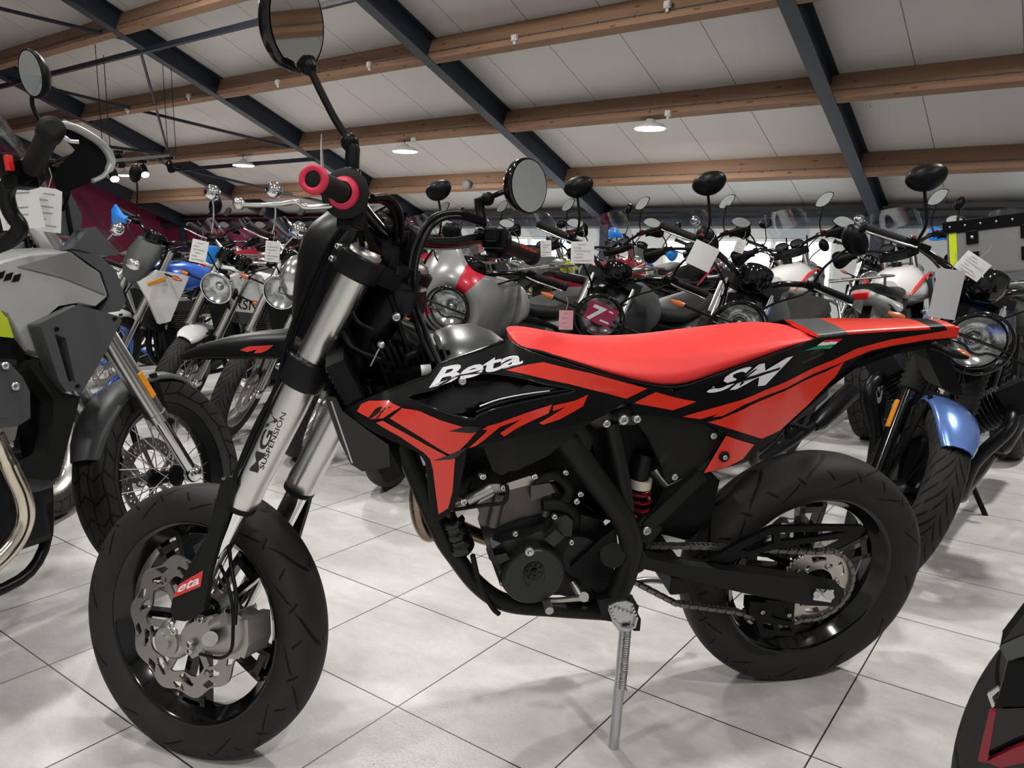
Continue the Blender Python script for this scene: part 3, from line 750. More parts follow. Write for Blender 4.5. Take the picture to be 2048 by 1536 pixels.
# lettering on the left tube
def tube_conv(px, py):
    l = .13; r = .0362
    for _ in range(10):
        q = PF(px, py, l); d = V((q.x - g0.x, 0, q.z - g0.z)); a = AXD * d.dot(AXD); n = V((AXD.z, 0, -AXD.x)); h = max(-.034, min(.034, d.dot(n))); l = .1 + math.sqrt(r * r - h * h)
    return V((g0.x, 0, g0.z)) + a + n * h + Y * l
mb = MB(); text_on(mb, 'MGV', [(516, 946), (562, 824), (543, 817), (498, 941)], tube_conv, 0, .012, .0)
text_on(mb, 'SUSPENSION', [(527, 940), (573, 828), (563, 824), (518, 936)], tube_conv, 0, 0, 0); fpart(mb, 'fork_lettering', BINK, fixn=False)
# fork guards
def pf_poly(pts, l): return [PF(x, y, l) for x, y in pts]
GP = [(454, 952), (440, 975), (432, 1010), (415, 1066), (400, 1110), (382, 1148), (360, 1176), (345, 1198), (340, 1223), (349, 1240), (370, 1243), (390, 1235), (407, 1215), (413, 1190), (418, 1150), (440, 1074), (456, 1010), (466, 975), (464, 955)]
def fsurf(mb, pts, l0, t, **k): return skin_panel(mb, pts, 0, t, surf=lambda x, z: l0, conv=lambda p: PF(p[0], p[1], l0), **k)
mb = MB(); fsurf(mb, GP, .148, .012); 
gq = [PF(452, 965, .135), PF(430, 1080, .135), PF(372, 1195, .135)]
mb.tube([gq[0] + V((.018, -.03, .0)), gq[1] + V((.02, -.03, 0)), gq[2] + V((.015, -.03, 0.01))], [.016, .022, .028], 10, flat=.9)
mb.mirror() if False else None
fg = fpart(mb, 'fork_guard', SATB, bevel=.004)
mb = MB(); pl = pf_poly(GP, .148); mb.prism([V((p.x, -.136, p.z)) for p in pl], (0, -.012, 0)); fpart(mb, 'fork_guard', SATB, bevel=.004)
mb = MB(); fsurf(mb, [(357, 1170), (372, 1160), (406, 1141), (401, 1173), (346, 1196)], .1495, .001)
text_on(mb, 'eta', [(352, 1187), (398, 1168), (400, 1152), (362, 1168)], lambda a, b: PF(a, b, .1500), 1, .02, .1); fpart(mb, 'guard_sticker', [REDP, WHT], fixn=False)
# front caliper with its bracket
mb = MB(); l = .118
br = [(362, 1262), (378, 1248), (404, 1236), (425, 1232), (445, 1250), (420, 1262), (414, 1285), (398, 1310), (384, 1318), (372, 1300), (350, 1285), (334, 1277), (333, 1262), (348, 1255)]
mb.prism(pf_poly(br, l), (0, -.016, 0))
for p in ((352, 1261), (347, 1250), (405, 1238), (382, 1300)): bolt(mb, PF(*p, l), .009, Y, 1, .010)
fpart(mb, 'caliper_bracket', [ALU, STEEL], bevel=.003)
mb = MB(); l = .142
mb.prism(pf_poly([(408, 1262), (432, 1240), (470, 1226), (492, 1240), (495, 1262), (490, 1300), (478, 1318), (440, 1318), (408, 1298), (400, 1280)], .125), (0, -.05, 0))
mb.cyl(PF(420, 1278, .125), PF(420, 1278, .15), .016, .015, n=24); mb.cyl(PF(428, 1250, .125), PF(450, 1238, .14), .013)
mb.prism(pf_poly([(478, 1238), (495, 1240), (497, 1290), (488, 1318), (476, 1310)], .135), (0, -.07, 0))
bolt(mb, PF(382, 1288, .125), .009, Y, 0, .01)
fpart(mb, 'brake_caliper', ALU, bevel=.005)
mb = MB(); hp = spline([PF(440, 1130, .12), PF(455, 1165, .13), PF(465, 1215, .14), PF(466, 1260, .150), PF(462, 1300, .15), PF(440, 1316, .14), PF(400, 1308, .13)], 8); mb.tube(hp, .0035, 8)
hp = spline([PF(455, 1060, .10), PF(462, 1130, .115), PF(472, 1190, .13), PF(470, 1250, .150)], 8); mb.tube(hp, .004, 8); fpart(mb, 'brake_hose', BLK)
# long hoses down the front of the fork
mb = MB()
for dx, dl in ((0, 0), (10, -.012)):
    mb.tube(spline([PF(702 + dx, 500 - 70, .11 + dl), PF(650 + dx, 560 - 60, .12 + dl), PF(608 + dx, 600 - 10, .13 + dl), PF(575 + dx, 680, .13 + dl), PF(553 + dx, 770, .135 + dl), PF(512 + dx, 850, .14 + dl), PF(478 + dx, 930, .14 + dl), PF(456 + dx, 1000, .135 + dl), PF(430 + dx, 1060, .11 + dl)], 6), .0045, 8)
fpart(mb, 'brake_hose', BLK)
# ---- front fender
mb = MB(); R = []
for (tx, ty, bx, by, w, dn) in ((360, 712, 366, 716, .025, .004), (385, 700, 392, 714, .050, .012), (425, 684, 430, 713, .062, .022), (475, 670, 480, 713, .068, .032), (530, 661, 535, 713, .070, .040), (590, 656, 592, 715, .070, .045), (650, 660, 650, 722, .066, .05), (720, 690, 720, 745, .055, .05)):
    t = PF(tx, ty, 0); b = PF(bx, by, w); n = 12; ring = []
    hgt = max(.006, t.z - b.z)
    outer = []
    for k in range(n + 1):
        a = PI * k / n; outer.append(V((t.x + (b.x - t.x) * (1 - math.sin(a)), w * math.cos(a), b.z + hgt * max(0.0, math.sin(a)) ** .6)))
    inner = [V((q.x, q.y * .94, q.z - .004)) for q in outer][::-1]
    R.append(outer + inner)
mb.rings(R, 0, True)
fe = fpart(mb, 'front_fender', BLK)
def fender_conv(px, py): return PF(px, py, .0722)
mb = MB(); mb.prism([fender_conv(*p) for p in ((480, 700), (497, 693), (548, 690), (536, 700), (522, 706), (508, 706), (515, 699), (495, 704))], (0, .001, 0)); mb.build('fender_sticker', REDP, fe)
# ---- headlamp mask
mb = MB(); R = []
for (px, py, w, back) in ((652, 430, .04, 690), (634, 452, .065, 690), (621, 480, .085, 688), (614, 515, .095, 686), (607, 570, .10, 668), (602, 620, .095, 650), (600, 660, .085, 632), (604, 700, .06, 622)):
    f = PF(px, py, 0); b = PF(back, py, .0); dx = .055
    ring = []
    for k in range(14):
        a = PI * k / 13; ring.append(V((f.x - (1 - max(0.0, math.sin(a)) ** .55) * .16, w * math.cos(a), f.z + .012 * (1 - math.sin(a)))))
    inner = [V((q.x - .008, q.y * .93, q.z)) for q in ring][::-1]; R.append(ring + inner)
mb.rings(R, 0, True); mask = fpart(mb, 'headlamp_mask', BLK)
mb = MB(); c = PF(588, 560, 0); mb.ball(c + V((-.03, 0, 0)), .07, 20, sq=(.6, 1, .8)); mb.build('headlamp_glass', LENS, mask)
mb = MB(); mb.ball(PF(735, 445, -.02), .055, 16, sq=(1, .9, .45)); mb.prism([PF(705, 430, .03), PF(740, 455, .03), PF(735, 475, .03), PF(700, 440, .03)], (0, -.09, 0)); fpart(mb, 'dashboard', BLK)
mb = MB(); mb.prism([PF(686, 428, .02), PF(706, 418, .02), PF(716, 470, .02), PF(700, 462, .02)], (0, -.05, 0)); mb.tube(spline([PF(745, 452, -.04), PF(760, 448, -.04), PF(768, 462, -.04), PF(745, 465, -.04)], 4, True), .004, 8, closed=True); fpart(mb, 'dashboard_trim', CRIM)
mb = MB(); mb.prism([PF(740, 430, -.10), PF(788, 418, -.12), PF(775, 478, -.12), PF(762, 455, -.11)], (0, -.012, 0)); fpart(mb, 'number_board_wing', SATB)
# ---- handlebar
HG0 = PF(625, 358, .385); HG1 = PF(690, 387, .262)
gl0, gl1 = HG0, HG1
RG0 = PF(1066, 513, -.385); RG1 = PF(1000, 487, -.262)
CB = V(((cU.x) - .0, 0, cU.z)) + AXD * .06
mb = MB(); gd = (gl0 - gl1).normalized()
bar = spline([gl1 + gd * .11, gl1 - gd * .02, PF(742, 440, .13), CB + V((.0, .06, .015)), CB + V((.0, -.06, .015)), PF(905, 487, -.15), PF(962, 478, -.22), RG1, RG0 - (RG0 - RG1) * .1], 8)
mb.tube(bar, .0135, 14); hb = fpart(mb, 'handlebar', BLKG)
mb = MB()
for sd in (.035, -.035):
    mb.bar(CB + V((0, sd, -.05)) - AXD * .0, CB + V((.0, sd, .03)), .022, .036, up=Y); mb.cyl(CB + V((-.0, sd - .012, .015)), CB + V((0, sd + .012, .015)), .024)
    bolt(mb, CB + V((0.01, sd, .038)), .006, Z)
mb.bar(CB + V((0, .05, -.055)), CB + V((0, -.05, -.055)), .05, .02); fpart(mb, 'bar_clamp', BLKM, bevel=.003)
def grip(a, b, name, endm):
    """a outer end, b inner end"""
    d = (a - b).normalized(); L = (a - b).length; mb = MB()
    pr = [(0, .017)]
    n = 16
    for k in range(n): pr += [(L * (k + .1) / n * .96, .0165), (L * (k + .5) / n * .96, .0172), (L * (k + .8) / n * .96, .0165)]
    pr += [(L * .965, .0165), (L * .97, .0)]
    mb.lathe(b, d, pr, 24); g = fpart(mb, name, RUBB)
    mb = MB(); mb.lathe(a - d * .012, d, [(0, .016), (0, .0205), (.004, .0225), (.012, .022), (.0145, .018), (.012, .0125), (.008, .0125)], 28)
    mb.build('grip_rim', endm, g); mb = MB(); mb.lathe(b + d * .004, d, [(0, .018), (-.001, .024), (.003, .0275), (.007, .024), (.012, .0185)], 28); mb.build('grip_flange', endm, g); mb = MB(); mb.lathe(a - d * .012, d, [(.0, .0), (.0, .0127), (.0105, .0127), (.0115, .010), (.0115, .0)], 20); mb.build('grip_end', RUBB, g); return g
grip(gl0, gl1, 'grip', CRIM)
mb = MB(); d = (gl0 - gl1).normalized(); mb.lathe(gl1, d, [(-.006, .015), (-.006, .0395), (0, .0415), (.004, .0395), (.004, .015)], 36, caps=True); fpart(mb, 'hand_stop', RUBB)
g = grip(RG0, RG1, 'grip', RUBB)
mb = MB(); d = (RG0 - RG1).normalized(); mb.lathe(RG1, d, [(-.03, .014), (-.03, .028), (-.012, .030), (-.01, .036), (-.004, .036), (-.002, .018)], 30, caps=True); fpart(mb, 'throttle_housing', BLK)
mb = MB(); text_on(mb, 'Beta', [(1024, 498), (1061, 512), (1062, 505), (1026, 491)], lambda a, b: PF(a, b, -.318) + V((-.0172, .006, .006)), 0, .02, .15); fpart(mb, 'grip_lettering', REDP, fixn=False)
# left controls
c0 = gl1 - gd * .03
mb = MB(); mb.lathe(gl1 - gd * .008, -gd, [(0, .016), (0, .026), (.034, .027), (.038, .016)], 20, caps=True); mb.box(c0 + V((0.0, 0, -.03)), (.035, .035, .05)); mb.box(c0 + V((.02, -.01, .005)), (.03, .03, .03)); sw = fpart(mb, 'switch_block', BLK, bevel=.004)
mb = MB(); mb.box(PF(721, 385, .225), (.014, .012, .02)); mb.build('switch_button', REDP, sw, bevel=.002)
lv = [PF(478, 408, .315), PF(505, 410, .31), PF(560, 408, .30), PF(592, 404, .295), PF(612, 414, .285), PF(650, 413, .27), PF(690, 412, .245)]
mb = MB(); mb.tube(spline(lv, 6), [.0085] * 2 + [.0062] * 8 + [.0078] * 12 + [.0088] * 15, 12, flat=.62); mb.ball(lv[0], .0105, 14); fpart(mb, 'clutch_lever', ALUB)
mb = MB(); mb.box(PF(702, 408, .235), (.05, .03, .03)); mb.cyl(PF(694, 412, .25), PF(694, 412, .22), .012); fpart(mb, 'lever_perch', BLKM, bevel=.004)
mb = MB(); mb.tube([PF(643, 268, .33), PF(643, 300, .33), PF(645, 345, .33), PF(646, 352, .33)], [.0012, .0030, .0050, .0050], 10, flat=.5); fpart(mb, 'guard_tip', STEEL)
# mirrors
def mirror(c, nrm, rx, ry, upv, stem, base, name='mirror', cap=True):
    """round mirror; nrm = direction the glass faces"""
    nrm = nrm.normalized(); u = upv - nrm * upv.dot(nrm); u.normalize(); w = u.cross(nrm)
    mb = MB(); R = []
    for t, s in ((.012, .955), (.014, 1.0), (.006, 1.04), (-.006, 1.03), (-.018, .90), (-.030, .6), (-.034, .25)):
        R.append([c + nrm * t + (w * math.cos(2 * PI * k / 40) * rx + u * math.sin(2 * PI * k / 40) * ry) * s for k in range(40)])
    mb.rings(R, 0, True, caps=True); h = fpart(mb, name, BLKG)
    g = MB(); g.add([c + nrm * .0145 + (w * math.cos(2 * PI * k / 40) * rx + u * math.sin(2 * PI * k / 40) * ry) * .95 for k in range(40)], [tuple(range(40))]); g.build('mirror_glass', MIRR, h, fixn=False)
    g = MB(); g.tube(spline(stem, 6), .0065, 10)
    g.tube([stem[-2] + (stem[-1] - stem[-2]) * .55, stem[-1]], [.011, .018], 12); 
    for k in range(3): 
        q = stem[-2] + (stem[-1] - stem[-2]) * (.62 + k * .13); g.ball(q, .015, 10)
    g.tube(base, .0125, 12); g.ball(base[0], .017, 12); g.ball(base[-1], .016, 12); g.build('mirror_stem', BLK, h)
ml = .235
tocam = (SMI @ CAMP)
c = PF(583, 46, ml); nd = (tocam - c).normalized(); sx = (nd.cross(Z)).normalized()
mirror(c, nd * .70 + sx * -.65 + Z * .22,   .066, .079, Z, [PF(700, 285, ml), PF(670, 238, ml), PF(640, 180, ml), PF(626, 150, ml), PF(612, 125, ml + .0)], [PF(703, 350, ml), PF(706, 300, ml), PF(700, 285, ml)])
mr = -.25; c = PF(1050, 373, -.275); nd = (tocam - c).normalized(); sx = (nd.cross(Z)).normalized()
mirror(c, nd * .66 - sx * .62 + Z * .12, .056, .060, Z, [PF(975, 398, mr), PF(990, 390, mr - .01), PF(1003, 385, -.285), PF(1010, 382, -.30), PF(1024, 377, -.315)], [PF(962, 470, mr + .02), PF(962, 435, mr), PF(958, 402, mr), PF(975, 398, mr)])
mb = MB(); mb.bar(PF(962, 498, mr + .02), PF(962, 455, mr + .02), .026, .018, up=Y); mb.cyl(PF(946, 492, mr + .03), PF(975, 480, mr), .020); fpart(mb, 'mirror_clamp', ALUB, bevel=.004)
mb = MB(); mb.box(PF(992, 478, -.235), (.05, .035, .045)); mb.box(PF(985, 470, -.21), (.03, .03, .03)); r = fpart(mb, 'brake_reservoir', BLK, bevel=.005)
mb = MB(); mb.box(PF(990, 466, -.222), (.016, .014, .018)); mb.build('kill_button', REDP, r, bevel=.002)
# cables around the bars
mb = MB()
mb.tube(spline([PF(965, 440, -.22), PF(910, 425, -.14), PF(860, 440, -.06), PF(826, 500, -.02), PF(818, 560, 0), PF(826, 620, 0), PF(842, 670, .02), PF(868, 725, .03)], 8), .0065, 10)
mb.tube(spline([PF(970, 448, -.22), PF(912, 434, -.14), PF(868, 448, -.06), PF(838, 505, -.02), PF(830, 560, 0), PF(838, 625, 0), PF(858, 680, .02), PF(880, 730, .03)], 8), .0055, 10)
mb.tube(spline([PF(745, 395, .18), PF(775, 395, .14), PF(798, 420, .1), PF(803, 455, .06), PF(800, 480, .03)], 8), .006, 10)
mb.tube(spline([PF(740, 402, .18), PF(768, 404, .14), PF(788, 428, .1), PF(792, 465, .06), PF(788, 490, .03)], 8), .005, 10)
mb.tube(spline([PF(722, 410, .2), PF(728, 450, .16), PF(745, 490, .11), PF(770, 520, .06)], 8), .0075, 10)
mb.tube(spline([PF(712, 420, .2), PF(716, 460, .16), PF(724, 490, .11), PF(742, 520, .06)], 8), .006, 10)
fpart(mb, 'control_cables', BLK)
# ---- chassis parts round the headstock
mb = MB(); h0 = PF(770, 560, 0); mb.tube([V((cU.x - .045, 0, cU.z - .02)), V((cL.x - .045, 0, cL.z + .02))], .034, 20); mb.tube([V((cU.x - .045, 0, cU.z - .03)), V((cU.x - .04, 0, cU.z - .075))], .042, 24); mb.tube([V((cL.x - .05, 0, cL.z + .05)), V((cL.x - .04, 0, cL.z + .02))], .04, 24)
part(mb, 'headstock', BLKM)
mb = MB()
for sd in (.055, -.055):
    mb.tube(spline([V((1.02, sd * .5, .96)), V((.90, sd * 1.3, .90)), V((.72, sd * 1.8, .83)), V((.64, sd * 1.8, .76)), P(1160, 915, sd * 1.95), P(1195, 965, sd * 2.1)], 6), .021, 12)
    mb.tube(spline([V((1.06, sd * .4, .86)), V((1.0, sd * .5, .70)), P(878, 1060, sd), P(912, 1115, sd), P(958, 1172, sd * 1.1), P(1015, 1206, sd * 1.3), P(1110, 1216, sd * 1.5), P(1225, 1224, sd * 1.6)], 8), .0205, 16)
    mb.tube(spline([P(1095, 835, sd * 1.5), P(1140, 888, sd * 1.9), P(1180, 945, sd * 2.1), P(1225, 1005, sd * 2.2), P(1252, 1050, sd * 2.2), P(1262, 1095, sd * 2.2), P(1250, 1150, sd * 2.1), P(1222, 1212, sd * 2)], 8), .0265, 16)
    mb.tube(spline([P(1222, 845, sd * 1.9), P(1240, 930, sd * 2), P(1255, 1020, sd * 2.1)], 6), .017, 12)
    mb.tube([P(1222, 835, sd * 1.9), P(1310, 800, sd * 1.9), P(1480, 770, sd * 1.8), P(1640, 700, sd * 1.2)], .013, 10)
    mb.tube([P(1290, 1048, sd * 1.8), P(1405, 935, sd * 1.8), P(1500, 850, sd * 1.8)], .011, 10)
mb.cyl(P(1225, 1110, .13), P(1225, 1110, -.13), .028)
part(mb, 'frame', SATB)
# radiator with its louvre
mb = MB()
for s2 in (1, -1):
    c0 = V((1.085, s2 * .11, .83)); R3 = Matrix.Rotation(.42, 3, 'Y')
    mb.box(c0, (.035, .125, .26), R3, 0)
    for k in range(22): mb.box(c0 + R3 @ V((.019, 0, -.12 + k * .0114)), (.004, .118, .0035), R3, 1)
part(mb, 'radiator', [BLK, ENGD])
sc = [(650, 791), (660, 830), (678, 880), (701, 928), (725, 943), (780, 934), (777, 890), (735, 860), (684, 822), (672, 795)]
mb = MB(); mb.prism([P(x, y, .195) for x, y in sc], (0, -.11, 0)); part(mb, 'radiator_shield', BLKG, bevel=.006)
mb = MB(); mb.prism([P(x, y, .197) for x, y in ((661, 803), (664, 803), (706, 926), (703, 927))], (0, -.002, 0)); part(mb, 'shield_edge', GRYP)
# cooling box, horn and fan behind the fork: finned block
mb = MB(); c0 = PF(775, 650, -.0)
for k in range(12): mb.box(V((1.045 - k * .013, .03, .895 - k * .001)), (.006, .12, .13), Matrix.Rotation(.35, 3, 'Y'))
part(mb, 'rectifier_fins', BLK)
mb = MB(); mb.cyl(P(815, 735, .09), P(826, 778, .09), .026, n=20); 
for k in range(20):
    a = 2 * PI * k / 20; mb.box(P(816, 738, .09) + V((math.cos(a) * .026, math.sin(a) * .026, -.008)), (.004, .004, .022))
mb.tube(spline([P(812, 728, .09), P(818, 712, .09), P(838, 706, .08), P(850, 722, .07), P(856, 745, .06)], 6), .008, 10); part(mb, 'radiator_cap', BLK)
mb = MB(); mb.tube([P(842, 741, .1), P(862, 739, .1)], .011, 12); part(mb, 'fuel_union', PAPER)
mb = MB(); mb.ball(P(762, 690, .12), .008, 10); mb.tube([P(762, 690, .12), P(741, 732, .12)], .002, 6); bolt(mb, P(792, 633, .07), .009, Y, 0, .012); part(mb, 'cable_tie', STEEL)
mb = MB()
mb.tube(spline([P(678, 640, .05), P(700, 690, .09), P(745, 715, .1), P(790, 730, .08), P(806, 745, .08)], 8), .006, 8)
mb.tube(spline([P(700, 590, .05), P(712, 640, .08), P(745, 660, .08)], 8), .004, 8); mb.tube(spline([P(780, 590, .03), P(800, 650, .05), P(815, 700, .07)], 6), .005, 8)
part(mb, 'wiring_loom', BLK)
mb = MB(); mb.box(V((1.0, 0, .80)), (.14, .12, .13)); mb.box(V((.93, 0, .90)), (.16, .10, .08)); part(mb, 'ignition_coil_box', BLK, bevel=.01)
# ---- tank
def station(x, yt, yl, wt, wl, e=3.0, n=28): return x, yt, yl, wt, wl, e
mb = MB(); R = []
for (px, ptop, plow, wt, wl) in ((868, 690, 735, .06, .095), (885, 664, 735, .09, .125), (915, 655, 735, .10, .14), (960, 651, 730, .10, .14), (1000, 664, 722, .085, .13), (1035, 690, 720, .06, .11)):
    t = P(px, ptop, -.03); b = P(px, plow, wl); x = (t.x + b.x) / 2; zb_ = b.z - .05
    ring = []
    for k in range(24):
        a = 2 * PI * k / 24; ct, s_ = math.cos(a), math.sin(a); zz = (t.z + zb_) / 2 + (t.z - zb_) / 2 * (abs(s_) ** .75 * (1 if s_ > 0 else -1))
        w = wl + (wt - wl) * max(0, min(1, (zz - zb_) / (t.z - zb_))); ring.append(V((x, w * (abs(ct) ** .7) * (1 if ct > 0 else -1), zz)))
    R.append(ring)
mb.rings(R, 0, True); part(mb, 'fuel_tank', GRYT)
mb = MB(); mb.cyl(P(940, 656, 0) + V((0, 0, -.03)), P(940, 656, 0) + V((0, 0, -.012)), .03, .026); part(mb, 'filler_cap', BLK)
# ---- seat
mb = MB(); R = []; ST = [(1026, 667, 677, .022, .030), (1033, 662, 687, .040, .058), (1050, 659, 696, .058, .082), (1085, 659, 703, .066, .094), (1130, 661, 718, .070, .100), (1180, 667, 735, .076, .108), (1230, 669, 752, .084, .115), (1280, 668, 764, .092, .120), (1335, 665, 772, .100, .122), (1375, 661, 768, .104, .120), (1420, 656, 752, .104, .116), (1470, 651, 735, .100, .108), (1520, 646, 716, .094, .100), (1570, 643, 697, .084, .090), (1605, 645, 686, .070, .078), (1628, 652, 679, .052, .060), (1640, 662, 672, .030, .035)]
for (px, yt, yl, wt, wl) in ST:
    t = P(px, yt, -wt * .72); b = P(px, yl, wl); x = b.x; n = 36; zt = t.z; zl = b.z; zmid = zt - min(.026, (zt - zl) * .35)
    ring = [V((x, wl, zl)), V((x, wl * 1.02, zl + (zmid - zl) * .35)), V((x, wl * .5 + wt * .55, zl + (zmid - zl) * .75)), V((x, wt, zmid)), V((x, wt * .93, zmid + (zt - zmid) * .55)), V((x, wt * .72, zt - .002)), V((x, wt * .4, zt + .001)), V((x, 0, zt + .002))]
    ring = ring + [V((q.x, -q.y, q.z)) for q in ring[-2::-1]] + [V((x, -wl * .8, zl - .012)), V((x, 0, zl - .016)), V((x, wl * .8, zl - .012))]
    R.append(ring)
mb.rings(R, 0, True); seat = part(mb, 'seat', REDC, sub=1)
mb = MB()
mb.tube(spline([P(a, c + 3, e - .002) for a, b_, c, d, e in ST[2:-1]], 4), .0045, 8); mb.mirror(); mb.build('seat_base_edge', BLK, seat)
# ---- shrouds and side panels
SHR = [(682, 822), (720, 803), (770, 782), (858, 749), (880, 727), (905, 718), (950, 702), (985, 690), (1012, 680), (1024, 684), (1040, 694), (1062, 704), (1130, 725), (1215, 753), (1290, 776), (1306, 779), (1268, 804), (1245, 808), (1228, 820), (1205, 833), (1150, 850), (1090, 862), (1000, 882), (934, 896), (930, 925), (922, 965), (908, 1018), (895, 1030), (866, 1049), (860, 1010), (856, 965), (850, 925), (838, 906), (800, 888), (740, 860)]
HOLE = [(812, 795), (835, 786), (868, 778), (905, 756), (940, 748), (985, 747), (1040, 755), (1090, 768), (1150, 781), (1080, 797), (1000, 815), (960, 829), (945, 838), (915, 832), (870, 818)]
mb = MB(); skin_panel(mb, SHR, 0, .006, 0, holes=[HOLE[::-1]])
skin_panel(mb, [(800, 800), (900, 740), (1080, 750), (1180, 785), (1000, 840), (930, 850), (840, 825)], -.026, .003, 1)
# ribs inside the recess; the thin white one is a painted gloss highlight
def ridge(mb, pts, r, eps, mi=0): mb.tube(spline([SP(x, y, eps) for x, y in pts], 4), r, 8, mi)
ridge(mb, [(952, 826), (1000, 808), (1060, 794), (1110, 785), (1150, 780)], .0028, -.003, 0); ridge(mb, [(960, 814), (1000, 800), (1050, 790), (1100, 783)], .0014, -.004, 3)
ridge(mb, HOLE + [HOLE[0]], .0022, .000, 1)
ridge(mb, [(776, 781), (820, 764), (856, 751), (882, 727), (950, 703), (1010, 682)], .0016, .001, 1)
n0 = len(mb.f)
def deco(pts, eps=.0012, mi=2): skin_panel(mb, pts, eps, .0009, mi)
deco([(714, 822), (722, 808), (738, 801), (778, 800), (784, 806), (801, 814), (788, 821), (766, 836), (742, 838), (728, 830)])
deco([(744, 826), (752, 816), (764, 812), (760, 822), (742, 836), (736, 836)], .0016, 1); deco([(768, 815), (784, 812), (764, 824), (756, 836), (750, 837)], .0016, 1)
deco([(804, 816), (840, 822), (880, 840), (930, 855), (953, 863), (935, 884), (913, 906), (898, 908), (840, 873), (779, 836)])
deco([(898, 862), (932, 852), (975, 853), (945, 866)], .0016, 1)
deco([(752, 845), (766, 841), (830, 877), (893, 911), (910, 918), (908, 940), (905, 982), (896, 1016), (877, 1028), (872, 990), (866, 940), (860, 918), (848, 905), (800, 873)])
deco([(868, 920), (892, 912), (935, 893), (915, 912), (904, 918)], .0018, 1)
deco([(957, 857), (1000, 845), (1104, 809), (1097, 826), (1062, 842), (1030, 858), (1008, 873), (1000, 866), (1043, 838), (1000, 853), (965, 882), (950, 892), (937, 896), (968, 868), (975, 860)])
deco([(1106, 811), (1150, 801), (1176, 789), (1166, 812), (1120, 838), (1086, 849), (1078, 846), (1118, 822), (1133, 812), (1106, 822)])
deco([(1012, 740), (1055, 729), (1087, 724), (1180, 746), (1294, 777), (1252, 797), (1140, 768)])
text_on(mb, 'Beta', [(857, 776), (1046, 727), (1042, 697), (885, 734)], lambda a, b: SP(a, b, .002), 3, .028, .0)
shr = part(mb, 'tank_shroud', [BLK, BLKG, REDG, WHT], fixn=False)
mb = MB()
for p in ((925, 763), ): bolt(mb, SP(*p, -.004), .008, Y, 0, .006)
bolt(mb, P(1212, 846, .12), .009, Y, 0, .008); bolt(mb, P(1246, 838, .12), .012, Y, 0, .01); bolt(mb, P(1273, 837, .13), .009, Y, 0, .008)
part(mb, 'panel_bolt', STEEL)
# far side shroud, plain
mb = MB(); skin_panel(mb, SHR, 0, .006, 0); skin_panel(mb, [(1012, 740), (1087, 724), (1294, 777), (1252, 797)], .001, .001, 1); skin_panel(mb, [(804, 816), (930, 855), (953, 863), (913, 906), (898, 908), (779, 836)], .001, .001, 1)
mb.v = [V((p.x, -p.y * .8, p.z - (max(0, p.z - .86) * .5 if p.x > .6 else 0))) for p in mb.v]; mb.f = [f[::-1] for f in mb.f]; part(mb, 'tank_shroud', [BLK, REDG], fixn=False)
mb = MB(); SIDE = [(934, 897), (1000, 884), (1100, 862), (1180, 842), (1238, 818), (1215, 838), (1180, 858), (1150, 880), (1100, 922), (1050, 945), (1008, 961), (990, 952), (982, 930), (974, 905)]
skin_panel(mb, SIDE, -.022, .05, 0); mb.mirror(); part(mb, 'lower_tank_cover', SATB, bevel=.005, fixn=False)
TAIL = [(1262, 808), (1306, 780), (1345, 786), (1400, 768), (1440, 752), (1540, 714), (1606, 689), (1636, 676), (1660, 674), (1697, 669), (1740, 666), (1788, 663), (1862, 659), (1893, 657), (1913, 657), (1915, 674), (1860, 684), (1790, 693), (1735, 707), (1692, 736), (1650, 772), (1600, 824), (1540, 884), (1500, 915), (1470, 930), (1408, 947), (1434, 902), (1455, 870), (1415, 849), (1340, 834), (1268, 828)]
mb = MB(); skin_panel(mb, TAIL, 0, .006, 0)
deco = lambda pts, eps=.0012, mi=2: skin_panel(mb, pts, eps, .0009, mi)
deco([(1268, 806), (1290, 794), (1312, 784), (1350, 795), (1392, 803), (1370, 812), (1345, 820)])
deco([(1894, 657), (1912, 657), (1914, 673), (1890, 676), (1850, 680), (1790, 690), (1740, 701), (1700, 718), (1655, 736), (1573, 775), (1490, 808), (1444, 832), (1425, 834), (1440, 826), (1400, 838), (1365, 833), (1440, 812), (1573, 763), (1668, 719), (1713, 697), (1780, 679), (1862, 666), (1893, 661)])
deco([(1688, 724), (1672, 750), (1614, 811), (1560, 860), (1544, 868), (1523, 877), (1470, 860), (1415, 844), (1440, 838), (1498, 812), (1573, 780), (1650, 744)])
deco([(1452, 871), (1508, 889), (1486, 917), (1450, 935), (1407, 946), (1430, 908)])
deco([(1608, 701), (1640, 690), (1668, 688), (1660, 697)], .0014, 4); deco([(1634, 691), (1647, 682), (1676, 683), (1669, 689)], .0014, 3); deco([(1643, 684), (1652, 680), (1684, 677), (1677, 684)], .0014, 5)
text_on(mb, 'SM', [(1408, 787), (1548, 768), (1586, 711), (1450, 744)], lambda a, b: SP(a, b, .0022), 3, .02, .25)
deco([(1405, 781), (1480, 757), (1560, 734), (1557, 739), (1480, 763)], .0030, 0)
tl = part(mb, 'side_panel', [BLK, GRYD, REDG, WHT, GRN, REDL], fixn=False)
mb = MB(); bolt(mb, SP(1447, 912, .001), .012, Y, 0, .008); bolt(mb, SP(1447, 912, .006), .006, Y, 1, .005); part(mb, 'side_panel_bolt', [BLK, STEEL])
mb = MB(); skin_panel(mb, TAIL, 0, .006, 0); skin_panel(mb, [(1688, 724), (1614, 811), (1544, 868), (1523, 877), (1415, 844), (1498, 812), (1650, 744)], .001, .001, 1)
mb.v = [V((p.x, -p.y, p.z)) for p in mb.v]; mb.f = [f[::-1] for f in mb.f]; part(mb, 'side_panel', [BLK, REDG], fixn=False)
